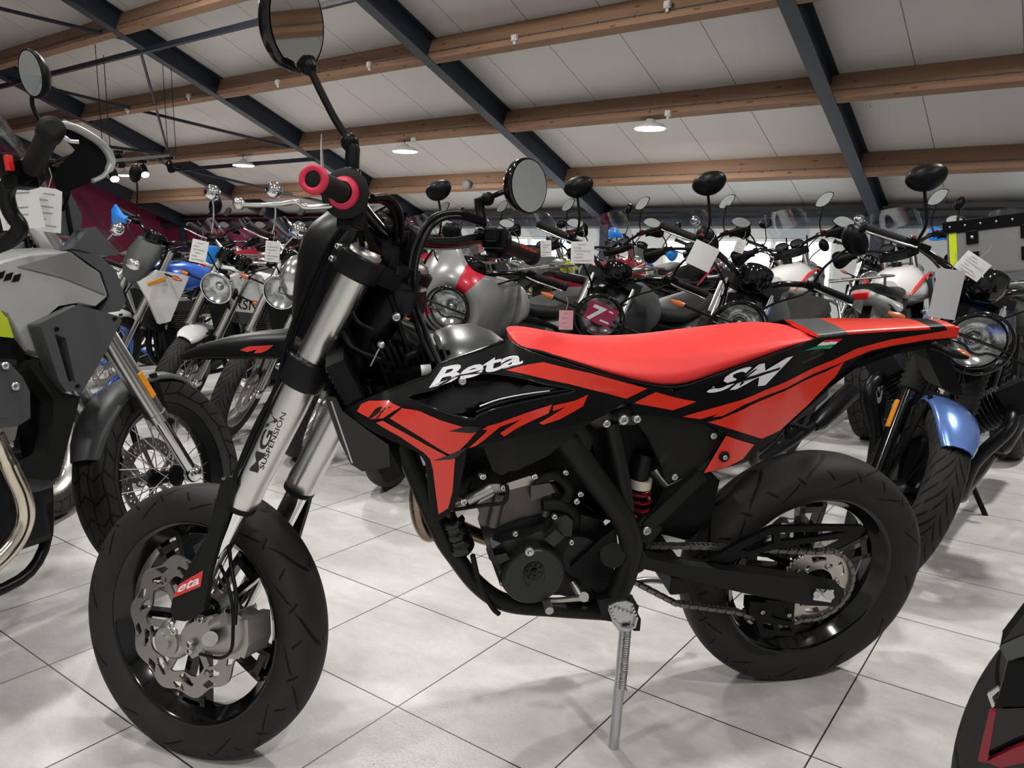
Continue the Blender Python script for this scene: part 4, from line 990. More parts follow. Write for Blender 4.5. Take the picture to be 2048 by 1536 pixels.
# tail top, closing the two side panels
mb = MB(); R = []
for px, py in ((1640, 676), (1660, 674), (1697, 669), (1740, 666), (1788, 663), (1862, 659), (1893, 657), (1913, 657)):
    q = SP(px, py); R.append([V((q.x, q.y + .0005, q.z)), V((q.x, q.y * .8, q.z + .005)), V((q.x, 0, q.z + .007)), V((q.x, -q.y * .8, q.z + .005)), V((q.x, -q.y - .0005, q.z)), V((q.x, -q.y * .5, q.z - .004)), V((q.x, q.y * .5, q.z - .004))])
mb.rings(R, 0, True)
for i_ in range(len(mb.f)):
    if i_ < 14: mb.mi[i_] = 1
    if 35 <= i_ < 42: mb.mi[i_] = 2
tt = part(mb, 'tail_top', [REDG, GRYD, BLK])
mb = MB(); q0 = SP(1910, 662); mb.box(V((q0.x - .004, 0, q0.z - .006)), (.02, q0.y * 1.9, .03)); part(mb, 'tail_light', REDL, bevel=.003)
# under the tail: rear fender, plate holder, indicator
mb = MB(); R = []
for px, py, w in ((1560, 850, .04), (1640, 775, .045), (1700, 728, .05), (1780, 700, .045), (1850, 687, .04), (1895, 680, .03)):
    q = P(px, py, w * .6); R.append([V((q.x, w, q.z - .005)), V((q.x, w * .7, q.z + .012)), V((q.x, 0, q.z + .016)), V((q.x, -w * .7, q.z + .012)), V((q.x, -w, q.z - .005)), V((q.x, -w * .7, q.z + .006)), V((q.x, 0, q.z + .010)), V((q.x, w * .7, q.z + .006))])
mb.rings(R, 0, True); part(mb, 'rear_fender', BLK)
mb = MB(); mb.prism([P(x, y, .03) for x, y in ((1850, 690), (1890, 690), (1926, 790), (1912, 792), (1884, 776), (1858, 720))], (0, -.06, 0)); part(mb, 'plate_holder', BLK, bevel=.003)
for sd, nm in ((1, 0), (-1, 0)):
    a = P(1868, 692, .055); b = P(1895, 702, .115); c = P(1938, 716, .15)
    a.y *= sd; b.y *= sd; c.y *= sd
    mb = MB(); mb.tube([a, b], .008, 10); mb.ball(a, .011, 10); mb.tube([b - (c - b) * .1, b + (c - b) * .3, b + (c - b) * .75, c], [.010, .014, .011, .004], 12, flat=.8); i = part(mb, 'rear_indicator', BLK)
    mb = MB(); mb.tube([b + (c - b) * .35 + V((-.004, 0, .002)), b + (c - b) * .7 + V((-.004, 0, .002)), c + V((-.003, 0, .0))], [.013, .0115, .004], 12, flat=.8); mb.build('indicator_lens', ORAD, i)
# ---- airbox cover, shock, mud flap, exhaust
mb = MB(); skin_panel(mb, [(1266, 832), (1340, 837), (1413, 852), (1452, 874), (1432, 906), (1405, 945), (1340, 974), (1333, 960), (1322, 925), (1300, 880)], -.010, .04, 0)
for p in ((1273, 838), (1352, 957), (1430, 874)): bolt(mb, SP(p[0], p[1], -.009), .008, Y, 1, .006)
mb.mirror() if False else None
part(mb, 'airbox_cover', [SATB, STEEL], bevel=.004, fixn=False)
mb = MB(); mb.prism([P(x, y, .06) for x, y in ((1235, 850), (1300, 850), (1330, 930), (1290, 950), (1245, 920))], (0, -.12, 0)); part(mb, 'airbox', BLK, bevel=.01)
mb = MB(); mb.prism([P(x, y, .0) for x, y in ((900, 880), (1000, 900), (1230, 840), (1250, 1000), (1190, 1060), (1120, 1000), (1040, 970), (940, 1000), (915, 960))], (0, -.06, 0)); part(mb, 'dark_gap_filler', BLK, bevel=.01)  # dark block added to close the bright gap between head and frame
mb = MB(); mb.prism([P(x, y, .05) for x, y in ((1180, 860), (1245, 850), (1260, 1010), (1200, 960))], (0, -.10, 0)); part(mb, 'throttle_body', BLK, bevel=.01)
mb = MB(); a = P(1262, 880, .0); b = P(1285, 1070, .0); hel = []
for k in range(140):
    t = k / 139; c = P(1268, 945, .0) * (1 - t) + P(1283, 1065, .0) * t; an = t * 2 * PI * 8; hel.append(c + V((math.cos(an) * .030, math.sin(an) * .030, 0)))
mb.tube(hel, .0055, 8); sp = part(mb, 'shock_spring', SPRG)
mb = MB(); mb.cyl(a, b, .016); mb.cyl(P(1266, 930, .0), P(1269, 950, .0), .036); mb.cyl(P(1278, 955, .07), P(1290, 905, .07), .022); mb.build('shock_body', BLKM, sp)
mb = MB(); mb.cyl(P(1281, 973, .075), P(1283, 957, .075), .024); mb.build('shock_adjuster', mat('pale_plastic', (.55, .52, .42), .4), sp)
mb = MB(); mb.prism([P(x, y, .04) for x, y in ((1330, 975), (1400, 940), (1440, 960), (1420, 1040), (1380, 1080), (1330, 1070), (1300, 1030))], (0, -.09, 0)); part(mb, 'mud_flap', BLK, bevel=.006)
mb = MB(); mb.bar(P(1403, 946, .105), P(1290, 1052, .105), .02, .03); mb.box(P(1290, 1058, .10), (.06, .02, .05), Matrix.Rotation(-.6, 3, 'Y')); mb.bar(P(1400, 960, .095), P(1310, 1050, .095), .015, .012); bolt(mb, P(1292, 1060, .112), .011, Y, 1, .008); part(mb, 'subframe_strut', [SATB, STEEL], bevel=.003)
mb = MB(); pth = spline([P(905, 1000, -.02), P(870, 955, .01), P(845, 950, .02), P(834, 985, .02), P(838, 1035, .01), P(855, 1068, .0), P(876, 1062, -.03), P(905, 1050, -.06), P(1000, 1080, -.09), P(1150, 1050, -.10), P(1320, 950, -.11)], 8)
mb.tube(pth, .0175, 18); part(mb, 'exhaust_header', HEADER)
mb = MB(); mb.tube([P(1330, 940, -.115), P(1440, 880, -.13), P(1600, 790, -.13), P(1640, 770, -.13)], [.03, .05, .05, .035], 20); part(mb, 'silencer', BLKM)
# ---- engine
mb = MB()
mb.prism([P(x, y, .075) for x, y in ((978, 1110), (990, 1060), (1040, 1040), (1130, 1020), (1200, 1040), (1235, 1090), (1225, 1160), (1190, 1205), (1120, 1190), (1060, 1190), (1000, 1170))], (0, -.16, 0))
mb.prism([P(x, y, .105) for x, y in ((1100, 1070), (1170, 1075), (1225, 1100), (1222, 1150), (1195, 1185), (1140, 1150), (1110, 1120))], (0, -.05, 0))
part(mb, 'crankcase', ENGD, bevel=.008)
mb = MB(); cc = P(1062, 1137, .10); r0 = .0695
mb.prism([P(x, y, .105) for x, y in ((978, 1118), (984, 1098), (1010, 1082), (1062, 1070), (1090, 1058), (1112, 1036), (1132, 1030), (1146, 1042), (1143, 1078), (1128, 1110), (1120, 1150), (1085, 1178), (1030, 1185), (1005, 1172), (998, 1140))], (0, -.04, 0))
mb.lathe(cc, Y, [(-.02, r0 * 1.03), (.018, r0 * 1.03), (.030, r0 * .985), (.035, r0 * .93), (.036, r0 * .62), (.034, r0 * .34), (.0325, r0 * .33), (.0325, .0)], 56)
ck = P(1069, 1143, .138)
for k in range(7):
    a = 2 * PI * k / 7; mb.cyl(ck + V((math.cos(a) * .014, -.006, math.sin(a) * .014)), ck + V((math.cos(a) * .014, .0005, math.sin(a) * .014)), .0022, n=8, mi=1)
mb.lathe(ck, Y, [(-.008, .0), (-.001, .0215), (.0005, .022), (.001, .0205), (-.001, .020)], 32, 0)
mb.lathe(ck, Y, [(-.008, .006), (.002, .006), (.002, .003), (-.003, .0)], 12, 1)
mb.bar(P(1096, 1082, .125), P(1118, 1062, .125), .02, .03); mb.prism([P(x, y, .13) for x, y in ((988, 1112), (1012, 1106), (1020, 1118), (1000, 1128))], (0, -.03, 0), 1)
cov = part(mb, 'engine_cover', [mat('magnesium_cover', (.020, .0215, .021), .36, metal=.35, bump=.1, nscale=500), BLKG], bevel=.003)
mb = MB(); c = P(1059, 1103, .137); mb.lathe(c, Y, [(-.004, .0105), (.003, .0105), (.0045, .009), (.0045, .004), (.0, .004), (.0, 0)], 20); 
for p in ((1108, 1032), (1030, 1066), (1142, 1083), (1004, 1165), (1118, 1142)): bolt(mb, P(p[0], p[1], .108), .0068, Y, 0, .008)
mb.build('cover_bolt', STEEL, cov)
mb = MB()
cyl = [(948, 1000), (975, 975), (1040, 962), (1090, 958), (1122, 985), (1118, 1030), (1080, 1042), (1010, 1062), (975, 1050), (960, 1030)]
mb.prism([P(x, y, .068) for x, y in cyl], (0, -.13, 0)); mb.cyl(P(1000, 985, .07), P(985, 1050, .07), .014); mb.cyl(P(1100, 965, .07), P(1092, 1030, .07), .012)
mb.prism([P(x, y, .088) for x, y in ((1062, 972), (1100, 966), (1110, 985), (1062, 1003))], (0, -.03, 0)); part(mb, 'cylinder_block', ENG, bevel=.006)
mb = MB(); mb.prism([P(x, y, .075) for x, y in ((905, 1010), (940, 990), (975, 968), (1010, 968), (1080, 945), (1110, 940), (1115, 960), (1050, 972), (1000, 985), (950, 1010), (915, 1036))], (0, -.13, 0)); mb.tube([P(935, 1000, .09), P(985, 975, .09)], .012, 12)
for p in ((1007, 972), (965, 950), (927, 1000), (960, 990), (1068, 950), (1130, 942), (1140, 985), (1160, 985), (1152, 1000)): bolt(mb, P(p[0], p[1], .085), .0085, Y, 1, .010)
part(mb, 'cylinder_head', [ALU, CHR], bevel=.006)
mb = MB(); mb.tube(spline([P(905, 1020, .08), P(970, 1010, .10), P(1008, 1005, .10), P(1015, 985, .10), P(1013, 970, .095)], 6), .0042, 8)
mb.tube(spline([P(1085, 1010, .09), P(1130, 1012, .09), P(1150, 1035, .08), P(1140, 1060, .07)], 6), .014, 10)
mb.tube(spline([P(935, 960, .06), P(925, 975, .07), P(940, 1000, .07), P(955, 985, .07)], 6), .015, 10)
mb.tube(spline([P(1070, 960, .08), P(1110, 950, .09), P(1138, 975, .09), P(1130, 1000, .09)], 6), .012, 10); part(mb, 'coolant_hose', RUBB)
mb = MB(); mb.lathe(P(902, 1036, .06), (P(930, 1112, .06) - P(902, 1036, .06)), [(0, 0), (0, .026), (.012, .028), (.015, .024), (.03, .025), (.031, .028), (.045, .028), (.046, .025), (.06, .025), (.062, .029), (.08, .029), (.09, .022), (.09, 0)], 24); part(mb, 'starter_motor', BLKG)
mb = MB(); mb.tube(spline([P(945, 1110, .08), P(960, 1170, .09), P(985, 1215, .09), P(998, 1228, .09)], 6), .006, 8); part(mb, 'drain_hose', RUBB)
mb = MB(); mb.prism([P(x, y, .115) for x, y in ((1140, 1135), (1205, 1075), (1232, 1055), (1235, 1085), (1222, 1120), (1230, 1150), (1200, 1200), (1180, 1165))], (0, -.03, 0)); part(mb, 'sprocket_cover', BLK, bevel=.005)
mb = MB(); mb.tube([P(1098, 1200, .12), P(1120, 1200, .13), P(1160, 1196, .14), P(1168, 1192, .14)], [.007, .0075, .009, .010], 12, flat=.7); mb.cyl(P(1168, 1194, .10), P(1168, 1194, .155), .011); mb.cyl(P(1092, 1200, .12), P(1099, 1222, .16), .0095); mb.tube([P(1145, 1165, .09), P(1162, 1195, .12)], .008, 10); part(mb, 'gear_lever', ALU, bevel=.001)
# foot peg
mb = MB(); pa_ = P(1215, 1195, .14)
peg = [(1218, 1212), (1232, 1205), (1250, 1203), (1262, 1208), (1272, 1235), (1268, 1252), (1256, 1258), (1240, 1255), (1228, 1240)]
hole = [(1240, 1246), (1250, 1240), (1262, 1240), (1260, 1250), (1248, 1254)]
c3 = P(1245, 1230, .20)
def pegp(x, y): q = at = P(x, y, .2); return q
mb.plate_holes([pegp(*p) for p in peg], [[pegp(*p) for p in hole[::-1]]], (0, -.004, -.012))
for (a, b) in zip(peg, peg[1:] + peg[:1]):
    A_, B_ = pegp(*a), pegp(*b)
    for k in range(4):
        q = A_ + (B_ - A_) * (k / 4); mb.box(q + V((0, .003, .002)), (.005, .006, .006))
for k in range(5): q = pegp(1230 + k * 8, 1214 + k * 3); mb.box(q + V((0, .003, 0)), (.004, .006, .006))
part(mb, 'foot_peg', STEEL)
mb = MB(); mb.prism([P(x, y, .13) for x, y in ((1195, 1200), (1225, 1195), (1260, 1200), (1278, 1212), (1275, 1225), (1282, 1238), (1280, 1262), (1268, 1262), (1255, 1250), (1205, 1240))], (0, -.04, 0)); part(mb, 'peg_bracket', BLKM, bevel=.004)
# side stand
s0 = P(1250, 1250, .14); s1 = P(1224, 1531, .25); 
s1 = s1; mb = MB(); mb.tube([s0, s0 + (s1 - s0) * .3, s1], [.0125, .012, .0115], 14); q = s0 + (s1 - s0) * .92; mb.tube([q, s1 + (s1 - s0).normalized() * .015], [.012, .016], 12, flat=1.4); mb.box(s0 + (s1 - s0) * .47 + V((-.012, 0, 0)), (.014, .006, .006)); part(mb, 'side_stand', STEEL)
mb = MB(); hel = []
ax_ = (s1 - s0).normalized(); u, w_ = perp(ax_)
for k in range(300):
    t = k / 299; c = s0 + (s1 - s0) * (.0 + .42 * t) + V((-.0, .018, 0)); an = t * 2 * PI * 34; hel.append(c + (u * math.cos(an) + w_ * math.sin(an)) * .0075)
mb.tube(hel, .0016, 5); part(mb, 'stand_spring', STEEL)
# ---- swingarm, chain, sprocket
def pp(pts, l): return [P(x, y, l) for x, y in pts]
sw_ = [(1262, 1108), (1341, 1126), (1430, 1138), (1530, 1150), (1626, 1163), (1687, 1177), (1689, 1190), (1674, 1213), (1614, 1211), (1490, 1187), (1400, 1166), (1337, 1150), (1262, 1132)]
mb = MB(); mb.prism(pp(sw_, .125), (0, -.035, 0)); mb.prism([V((p.x, -p.y, p.z)) for p in pp(sw_, .125)], (0, .035, 0)); mb.cyl(P(1268, 1120, .12), P(1268, 1120, -.12), .03); mb.box(P(1330, 1125, 0), (.05, .2, .05)); part(mb, 'swingarm', SATB, bevel=.005)
mb = MB(); mb.prism(pp([(1632, 1177), (1668, 1180), (1662, 1205), (1626, 1200)], .128), (0, -.01, 0)); mb.cyl(P(1658, 1191, .125), P(1658, 1191, .15), .013, n=6); mb.cyl(P(1634, 1190, .13), P(1634, 1190, .136), .008); mb.cyl(P(1658, 1191, .13), P(1658, 1191, -.13) , .010); part(mb, 'chain_adjuster', CHR, bevel=.002)
spc = RAX + V((0, .078, 0)); spr = .098
out = []
NT = 48
for k in range(NT * 4):
    a = 2 * PI * k / (NT * 4); ph = k % 4; out.append(spc + V((math.cos(a), 0, math.sin(a))) * (spr + (.004 if ph in (1, 2) else -.002)))
holes = [[spc + V((math.cos(2 * PI * k / 36), 0, math.sin(2 * PI * k / 36))) * .045 for k in range(36)]]
for k in range(6):
    a = 2 * PI * k / 6 + .2; hh = []
    for q in range(8): hh.append(spc + V((math.cos(a + q * .075), 0, math.sin(a + q * .075))) * (.086 - q * .0012))
    for q in range(7, -1, -1): hh.append(spc + V((math.cos(a + q * .075 + .03), 0, math.sin(a + q * .075 + .03))) * (.066 + q * .0005))
    holes.append(hh[::-1])
    a2 = a + .85; hc = spc + V((math.cos(a2), 0, math.sin(a2))) * .060
    holes.append([hc + V((math.cos(q * PI / 4) * .006, 0, math.sin(q * PI / 4) * .006)) for q in range(8)][::-1])
mb = MB(); mb.plate_holes(out, holes, (0, -.006, 0))
for k in range(6):
    a = 2 * PI * k / 6 - .12; bolt(mb, spc + V((math.cos(a), 0, math.sin(a))) * .056, .0065, Y, 0, .006)
part(mb, 'rear_sprocket', mat('pale_steel', (.52, .49, .45), .35, metal=.9))
mb = MB(); mb.lathe(RAX, Y, [(.04, .05), (.07, .048), (.071, .02)], 24); part(mb, 'hub_carrier', BLK)
# chain path
front = P(1245, 1128, .078); path = []
rc = spr - .001; rf = .026
up0 = P(1290, 1091, .078); top = spc + V((0.02, 0, rc)); lo0 = P(1262, 1160, .078); lo1 = P(1350, 1206, .078); lo2 = P(1470, 1222, .078)
path += [up0, P(1400, 1092, .078), P(1530, 1098, .078)]
a0, a1 = math.radians(80), math.radians(80 + 200)
for k in range(28):
    a = a0 + (a1 - a0) * k / 27; path.append(spc + V((math.cos(a), 0, math.sin(a))) * rc)
path += [P(1560, 1250, .078), lo2, lo1, lo0]
def walk(path, step):
    out = [path[0]]; rem = step; i = 0; cur = path[0]
    while i < len(path) - 1:
        d = path[i + 1] - cur
        if d.length >= rem: cur = cur + d.normalized() * rem; out.append(cur); rem = step
        else: rem -= d.length; i += 1; cur = path[i]
    return out
pts = walk(path, .0127); mb = MB()
for i in range(len(pts) - 1):
    a, b = pts[i], pts[i + 1]; d = (b - a); m = (a + b) / 2; w2 = .0085 if i % 2 else .006
    for s2 in (1, -1):
        mb.bar(a - d * .2 + Y * s2 * w2, b + d * .2 + Y * s2 * w2, .0018, .0095, up=Y.cross(d).normalized())
    mb.cyl(a - Y * .0095, a + Y * .0095, .0036, n=8)
part(mb, 'drive_chain', mat('chain_steel', (.17, .165, .16), .4, metal=.8))
mb = MB(); cg = [(1419, 1120), (1480, 1085), (1546, 1054), (1640, 1052), (1727, 1053), (1731, 1062), (1709, 1075), (1640, 1083), (1562, 1096), (1500, 1112), (1450, 1125)]
mb.plate_holes(pp(cg, .105), [pp([(1560, 1066), (1640, 1063), (1700, 1063), (1640, 1074), (1562, 1083)], .105)[::-1], pp([(1480, 1100), (1540, 1070), (1548, 1070), (1548, 1086), (1500, 1104)], .105)[::-1]], (0, -.012, 0)); part(mb, 'chain_guard', BLK)
mb = MB(); mb.plate_holes(pp([(1500, 1203), (1532, 1206), (1545, 1235), (1588, 1246), (1590, 1272), (1520, 1270), (1512, 1240), (1498, 1225)], .095), [pp([(1524, 1246), (1545, 1248), (1548, 1260), (1528, 1258)], .095)[::-1], pp([(1556, 1250), (1580, 1252), (1582, 1262), (1560, 1262)], .095)[::-1]], (0, -.03, 0)); mb.prism(pp([(1530, 1200), (1590, 1205), (1588, 1235), (1560, 1240), (1540, 1230)], .09), (0, -.02, 0)); bolt(mb, P(1525, 1224, .096), .006, Y, 1); bolt(mb, P(1578, 1230, .096), .006, Y, 1); part(mb, 'chain_guide', [BLK, STEEL], bevel=.001)
mb = MB(); mb.ball(RAX + V((.09, -.09, .05)), .04, 14, sq=(1.3, .6, .9)); mb.box(RAX + V((.07, -.085, .02)), (.08, .03, .04)); part(mb, 'rear_caliper', ALU)
mb = MB(); mb.tube(spline([P(1262, 1165, -.1), P(1300, 1160, -.12), P(1345, 1165, -.14)], 4), .009, 8); mb.ball(P(1345, 1168, -.14), .018, 10); part(mb, 'brake_pedal', ALU)
# ================================================================ the other motorcycles
def body_loft(mb, st, mi=0, n=20, e=2.6):
    """st: list of (x, zlow, ztop, wlow, wtop)"""
    R = []
    for x, zl, zt, wl, wt in st:
        ring = []
        for k in range(n):
            a = 2 * PI * k / n; ct, s_ = math.cos(a), math.sin(a)
            zz = (zt + zl) / 2 + (zt - zl) / 2 * (abs(s_) ** .8 * (1 if s_ > 0 else -1)); w = wl + (wt - wl) * (zz - zl) / max(1e-4, zt - zl)
            ring.append(V((x, w * (abs(ct) ** .75) * (1 if ct > 0 else -1), zz)))
        R.append(ring)
    return mb.rings(R, mi, True)
def sym(mb, fn):
    for s in (1, -1): fn(s)
    return mb
def make_moto(kind, label, group=None, head=0.0, lean=.16, steer=0.35, x=0, y=0, **o):
    """x, y: where the front tyre touches the floor"""
    g = o.get
    lod = g('lod', 1); paint = g('paint', WHP); fcol = g('fender', paint); tread = g('tread', 'rain'); style = g('wheel', 'cast')
    RF_ = g('rf', .315); RR_ = g('rr', .315); wb = g('wb', 1.45); rk = g('rake', .45); hb = g('bar', 1.08); fw_ = g('fw', .11)
    F = V((math.cos(head), math.sin(head), 0))
    M = bike_matrix(x - F.x * wb, y - F.y * wb, head, lean)
    b = empty('motorcycle', M, label, 'motorcycle', group)
    ax = V((wb, 0, RF_)); off = .04; SMT = steer_matrix(ax, rk, off, steer)
    S = V((-math.sin(rk), 0, math.cos(rk))); N = V((math.cos(rk), 0, math.sin(rk)))
    def pt(mb, name, m, **k): return mb.build(name, m, b, **k)
    def fp(mb, name, m, **k): return mb.build(name, m, b, M=SMT, **k)
    rimm = g('rim', BLK)
    wheel(b, SMT @ Matrix.Translation(ax), R=RF_, W=fw_, rimr=RF_ - g('tyreh', .085), style=style, tread=tread, disc=.14, side=g('discside', 1), rotor=g('rotor', 'round'), rimmat=rimm, lod=lod, name='front_wheel', nsp=g('nsp', 6))
    wheel(b, Matrix.Translation((0, 0, RR_)), R=RR_, W=g('rw', .14), rimr=RR_ - .09, style=style, tread=tread, disc=.11, side=-1, rotor='round', rimmat=rimm, lod=lod, name='rear_wheel', nsp=g('nsp', 6))
    # fork: legs along S through a point just behind the axle
    base = ax - N * .0; up = (hb - .06 - base.z) / S.z; usd = g('usd', False); fy = g('fy', .095)
    for s in (1, -1):
        a = base + Y * s * fy; t = a + S * up
        if usd:
            uk = g('usdk', .42); ur = g('usdr', .027); mb = MB(); mb.cyl(a + S * up * uk, t, ur, n=28); mb.cyl(a + S * up * (uk - .02), a + S * up * (uk + .01), ur + .003, n=28); fp(mb, 'fork_tube', g('forkm', ALUB))
            if uk < .4: m2 = MB(); q = a + S * up * (uk + .12) + Y * s * ur; m2.bar(q - S * .045, q + S * .045, .010, .022, up=N); fp(m2, 'fork_reflector', AMB, bevel=.003)
            mb = MB(); mb.cyl(a, a + S * up * uk, .0205, n=20); mb.ball(a, .032, 12); fp(mb, 'fork_slider', CHR)
        else:
            mb = MB(); mb.cyl(a - S * .01, a + S * up * .48, .026, .028, n=20); mb.ball(a, .034, 12); fp(mb, 'fork_slider', g('sliderm', BLKG))
            if g('reflector', True): m2 = MB(); q = a + S * up * .33 + Y * s * .026 + N * .01; m2.bar(q - S * .05, q + S * .05, .012, .02, up=N); fp(m2, 'fork_reflector', AMB, bevel=.003)
            if g('gaiter', False):
                mb = MB(); pr = []; L = up * .30; 
                for k in range(11): pr += [(L * k / 11, .030), (L * (k + .5) / 11, .040)]
                mb.lathe(a + S * up * .46, S, pr + [(L, .026)], 20, caps=True); fp(mb, 'fork_gaiter', RUBB)
            mb = MB(); mb.cyl(a + S * up * .46, t, .021, n=16); fp(mb, 'fork_tube', g('forkm', CHR))
    mid = base + S * up
    mb = MB()
    for k, hh in ((.985, .04), (.72, .05)):
        c = base + S * up * k; mb.prism([c + Y * q * fy + N * w for q, w in ((1.35, .02), (1.35, -.025), (.5, -.06), (-.5, -.06), (-1.35, -.025), (-1.35, .02), (-.5, .02), (.5, .02))], S * hh)
    fp(mb, 'triple_clamp', BLKM, bevel=.003)
    # front fender
    if g('beak', False) is not True or g('lowfender', True):
        fm = MB(); R = []; r1 = RF_ + .022
        a0, a1 = g('farc', (math.radians(50), math.radians(118)))
        for k in range(11):
            a = a0 + (a1 - a0) * k / 10; dz = V((math.cos(a), 0, math.sin(a))); ring = []
            w = (fw_ / 2 + .018) * (1 - .35 * abs(k / 5 - 1) ** 3)
            for q in range(7):
                th = PI * q / 6; ring.append(ax + dz * (r1 - .03 * (1 - math.sin(th))) + Y * w * math.cos(th))
            R.append(ring + [p - dz * .004 - Y * (p.y * .06) for p in ring[::-1]])
        fm.rings(R, 0, True); fe_ = fp(fm, 'front_fender', fcol)
        for s in (1, -1): fm = MB(); fm.bar(ax + V((-.01, s * (fw_ / 2 + .01), r1 * .35)), ax + V((-.03, s * (fw_ / 2 + .01), r1 * .97)), .006, .03); fm.build('fender_stay', BLKM, fe_)
    # brake caliper
    mb = MB(); q = ax + V((-.10, fy * .78, .09)) if not usd else ax + V((-.12, fy * .8, .04)); mb.box(q, (.07, .045, .11), Matrix.Rotation(.5, 3, 'Y')); fp(mb, 'brake_caliper', g('calm', BLKM), bevel=.008)
    # handlebar
    bc = mid + S * .03; hw = g('hw', .38); rise = g('rise', .05); pull = g('pull', .10)
    pts = spline([bc + V((-pull, hw, rise)), bc + V((-pull * .55, hw * .62, rise + .005)), bc + V((0, hw * .3, rise * .6)), bc + V((.01, .05, 0)), bc + V((.01, -.05, 0)), bc + V((0, -hw * .3, rise * .6)), bc + V((-pull * .55, -hw * .62, rise + .005)), bc + V((-pull, -hw, rise))], 5)
    mb = MB(); mb.tube(pts, .012, 10); mb.box(bc + V((0, 0, -.02)), (.04, .13, .035)); fp(mb, 'handlebar', g('barm', BLKG))
    for s in (1, -1):
        o1 = bc + V((-pull, s * hw, rise)); i1 = bc + V((-pull * .62, s * hw * .66, rise + .004)); d = (o1 - i1).normalized()
        mb = MB(); L = (o1 - i1).length; pr = []
        for k in range(12): pr += [(L * k / 12, .0165), (L * (k + .6) / 12, .0180)]
        mb.lathe(i1, d, [(0, .012)] + pr + [(L, .0165), (L + .002, .021), (L + .016, .021), (L + .018, .012)], 14, caps=True); fp(mb, 'grip', RUBB)
        mb = MB(); mb.box(i1 - d * .02, (.04, .035, .045)); mb.box(i1 - d * .05 + V((.03, 0, .0)), (.05, .04, .03)); c_ = fp(mb, 'switch_block', BLK, bevel=.004)
        if s < 0: m2 = MB(); m2.box(i1 - d * .018 + V((-.015, 0, .022)), (.015, .016, .012)); m2.build('switch_button', REDP, c_)
        mb = MB(); mb.tube(spline([i1 - d * .03 + V((.045, 0, -.005)), i1 + d * .03 + V((.062, 0, -.008)), o1 - d * .03 + V((.06, 0, -.01)), o1 + d * .01 + V((.07, 0, -.01))], 3), [.007] * 7 + [.005] * 2 + [.0075], 8, flat=.6); fp(mb, 'lever', g('leverm', ALUB))
        # mirrors
        mz = g('mirz', .27); my = g('miry', .02)
        if g('mirrors', True) and not (g('onemirror') and s > 0):
            st0 = i1 - d * .03 + V((.01, 0, .02)); hd = V((st0.x - .01, s * (abs(st0.y) + my + .05), st0.z + mz))
            mb = MB(); mb.tube(spline([st0, st0 + V((.01, s * .005, mz * .3)), V((hd.x, hd.y - s * .03, hd.z - .07)), hd - Z * .02], 4), .0055, 8); stem = fp(mb, 'mirror_stem', g('mirm', BLK))
            mb = MB(); sh = g('mirshape', 'oval'); nb = V((-1, -s * .12, -.05)).normalized(); w = Z.cross(nb).normalized(); u = nb.cross(w).normalized()
            if u.z < 0: u = -u
            def outl(sc, t, k):
                a = 2 * PI * k / 24; cx, cz = math.cos(a), math.sin(a)
                if sh == 'oval': rx, rz = .066, .046; q0, q1 = cx * rx * (1 + .12 * cz), cz * rz; xx = q0 * .80 + q1 * .6; zz = -q0 * .6 + q1 * .80
                elif sh == 'tall': rx, rz = .040, .060; xx = cx * rx; zz = cz * rz
                elif sh == 'leaf': rx, rz = .072, .042; xx = cx * rx; zz = (abs(cz) ** 1.5 * (1 if cz > 0 else -1)) * rz + xx * .35
                else: rx, rz = .05, .05; xx = cx * rx; zz = cz * rz
                return hd + w * (xx * s * (1 if w.y > 0 else -1)) * sc + u * zz * sc + nb * t
            mb.rings([[outl(sc, t, k) for k in range(24)] for t, sc in ((.012, .94), (.013, 1.0), (.004, 1.03), (-.012, .92), (-.026, .62), (-.032, .25))], 0, True); mb.build('mirror_head', g('mirm', BLK), stem)
            m2 = MB(); m2.add([outl(.93, .0128, k) for k in range(24)], [tuple(range(24))]); m2.build('mirror_glass', MIRR, stem, fixn=False)
        if g('guards', False):
            gm = MB(); R = []
            for k in range(8):
                t = k / 7; a = t * PI * .62; c = o1 + d * .025 + V((0, 0, 0)); px_ = o1.x + .02 + .085 * math.sin(a * .9); py_ = s * (hw + .03 - (hw * .42) * t ** 1.4)
                hh = .030 + .045 * math.sin(PI * min(1, t * 1.1 + .1)); R.append([V((px_, py_, o1.z + hh * .7)), V((px_ + .018, py_ + s * .006, o1.z + hh * .1)), V((px_ + .006, py_, o1.z - hh)), V((px_ - .004, py_ - s * .004, o1.z - hh)), V((px_ + .008, py_, o1.z + hh * .1)), V((px_ - .006, py_ - s * .004, o1.z + hh * .7))])
            gm.rings(R, 0, True); fp(gm, 'hand_guard', g('guardm', BLK), bevel=.001)
    # headlamp
    hl = g('lamp', 'round'); hz = g('lampz', .80)
    hc = base + S * up * hz + N * g('lampx', .10); fd = V((1, 0, -.10)).normalized(); hr = g('lampr', .085)
    if hl == 'round':
        mb = MB(); mb.lathe(hc, fd, [(-.115, .0), (-.11, .03), (-.08, hr * .72), (-.03, hr * .97), (.0, hr), (.012, hr * 1.03), (.02, hr * 1.0), (.02, hr * .93)], 32); lm = fp(mb, 'headlamp', g('lampm', BLKG))
        m2 = MB(); m2.lathe(hc, fd, [(.004, hr * .96), (-.018, hr * .7), (-.035, hr * .35), (-.03, .02), (-.01, .018), (-.008, 0)], 28); m2.build('lamp_reflector', LENS, lm)
        m2 = MB(); m2.lathe(hc, fd, [(.012, hr * .95), (.024, hr * .6), (.029, 0)], 28); m2.build('lamp_glass', CLR, lm)
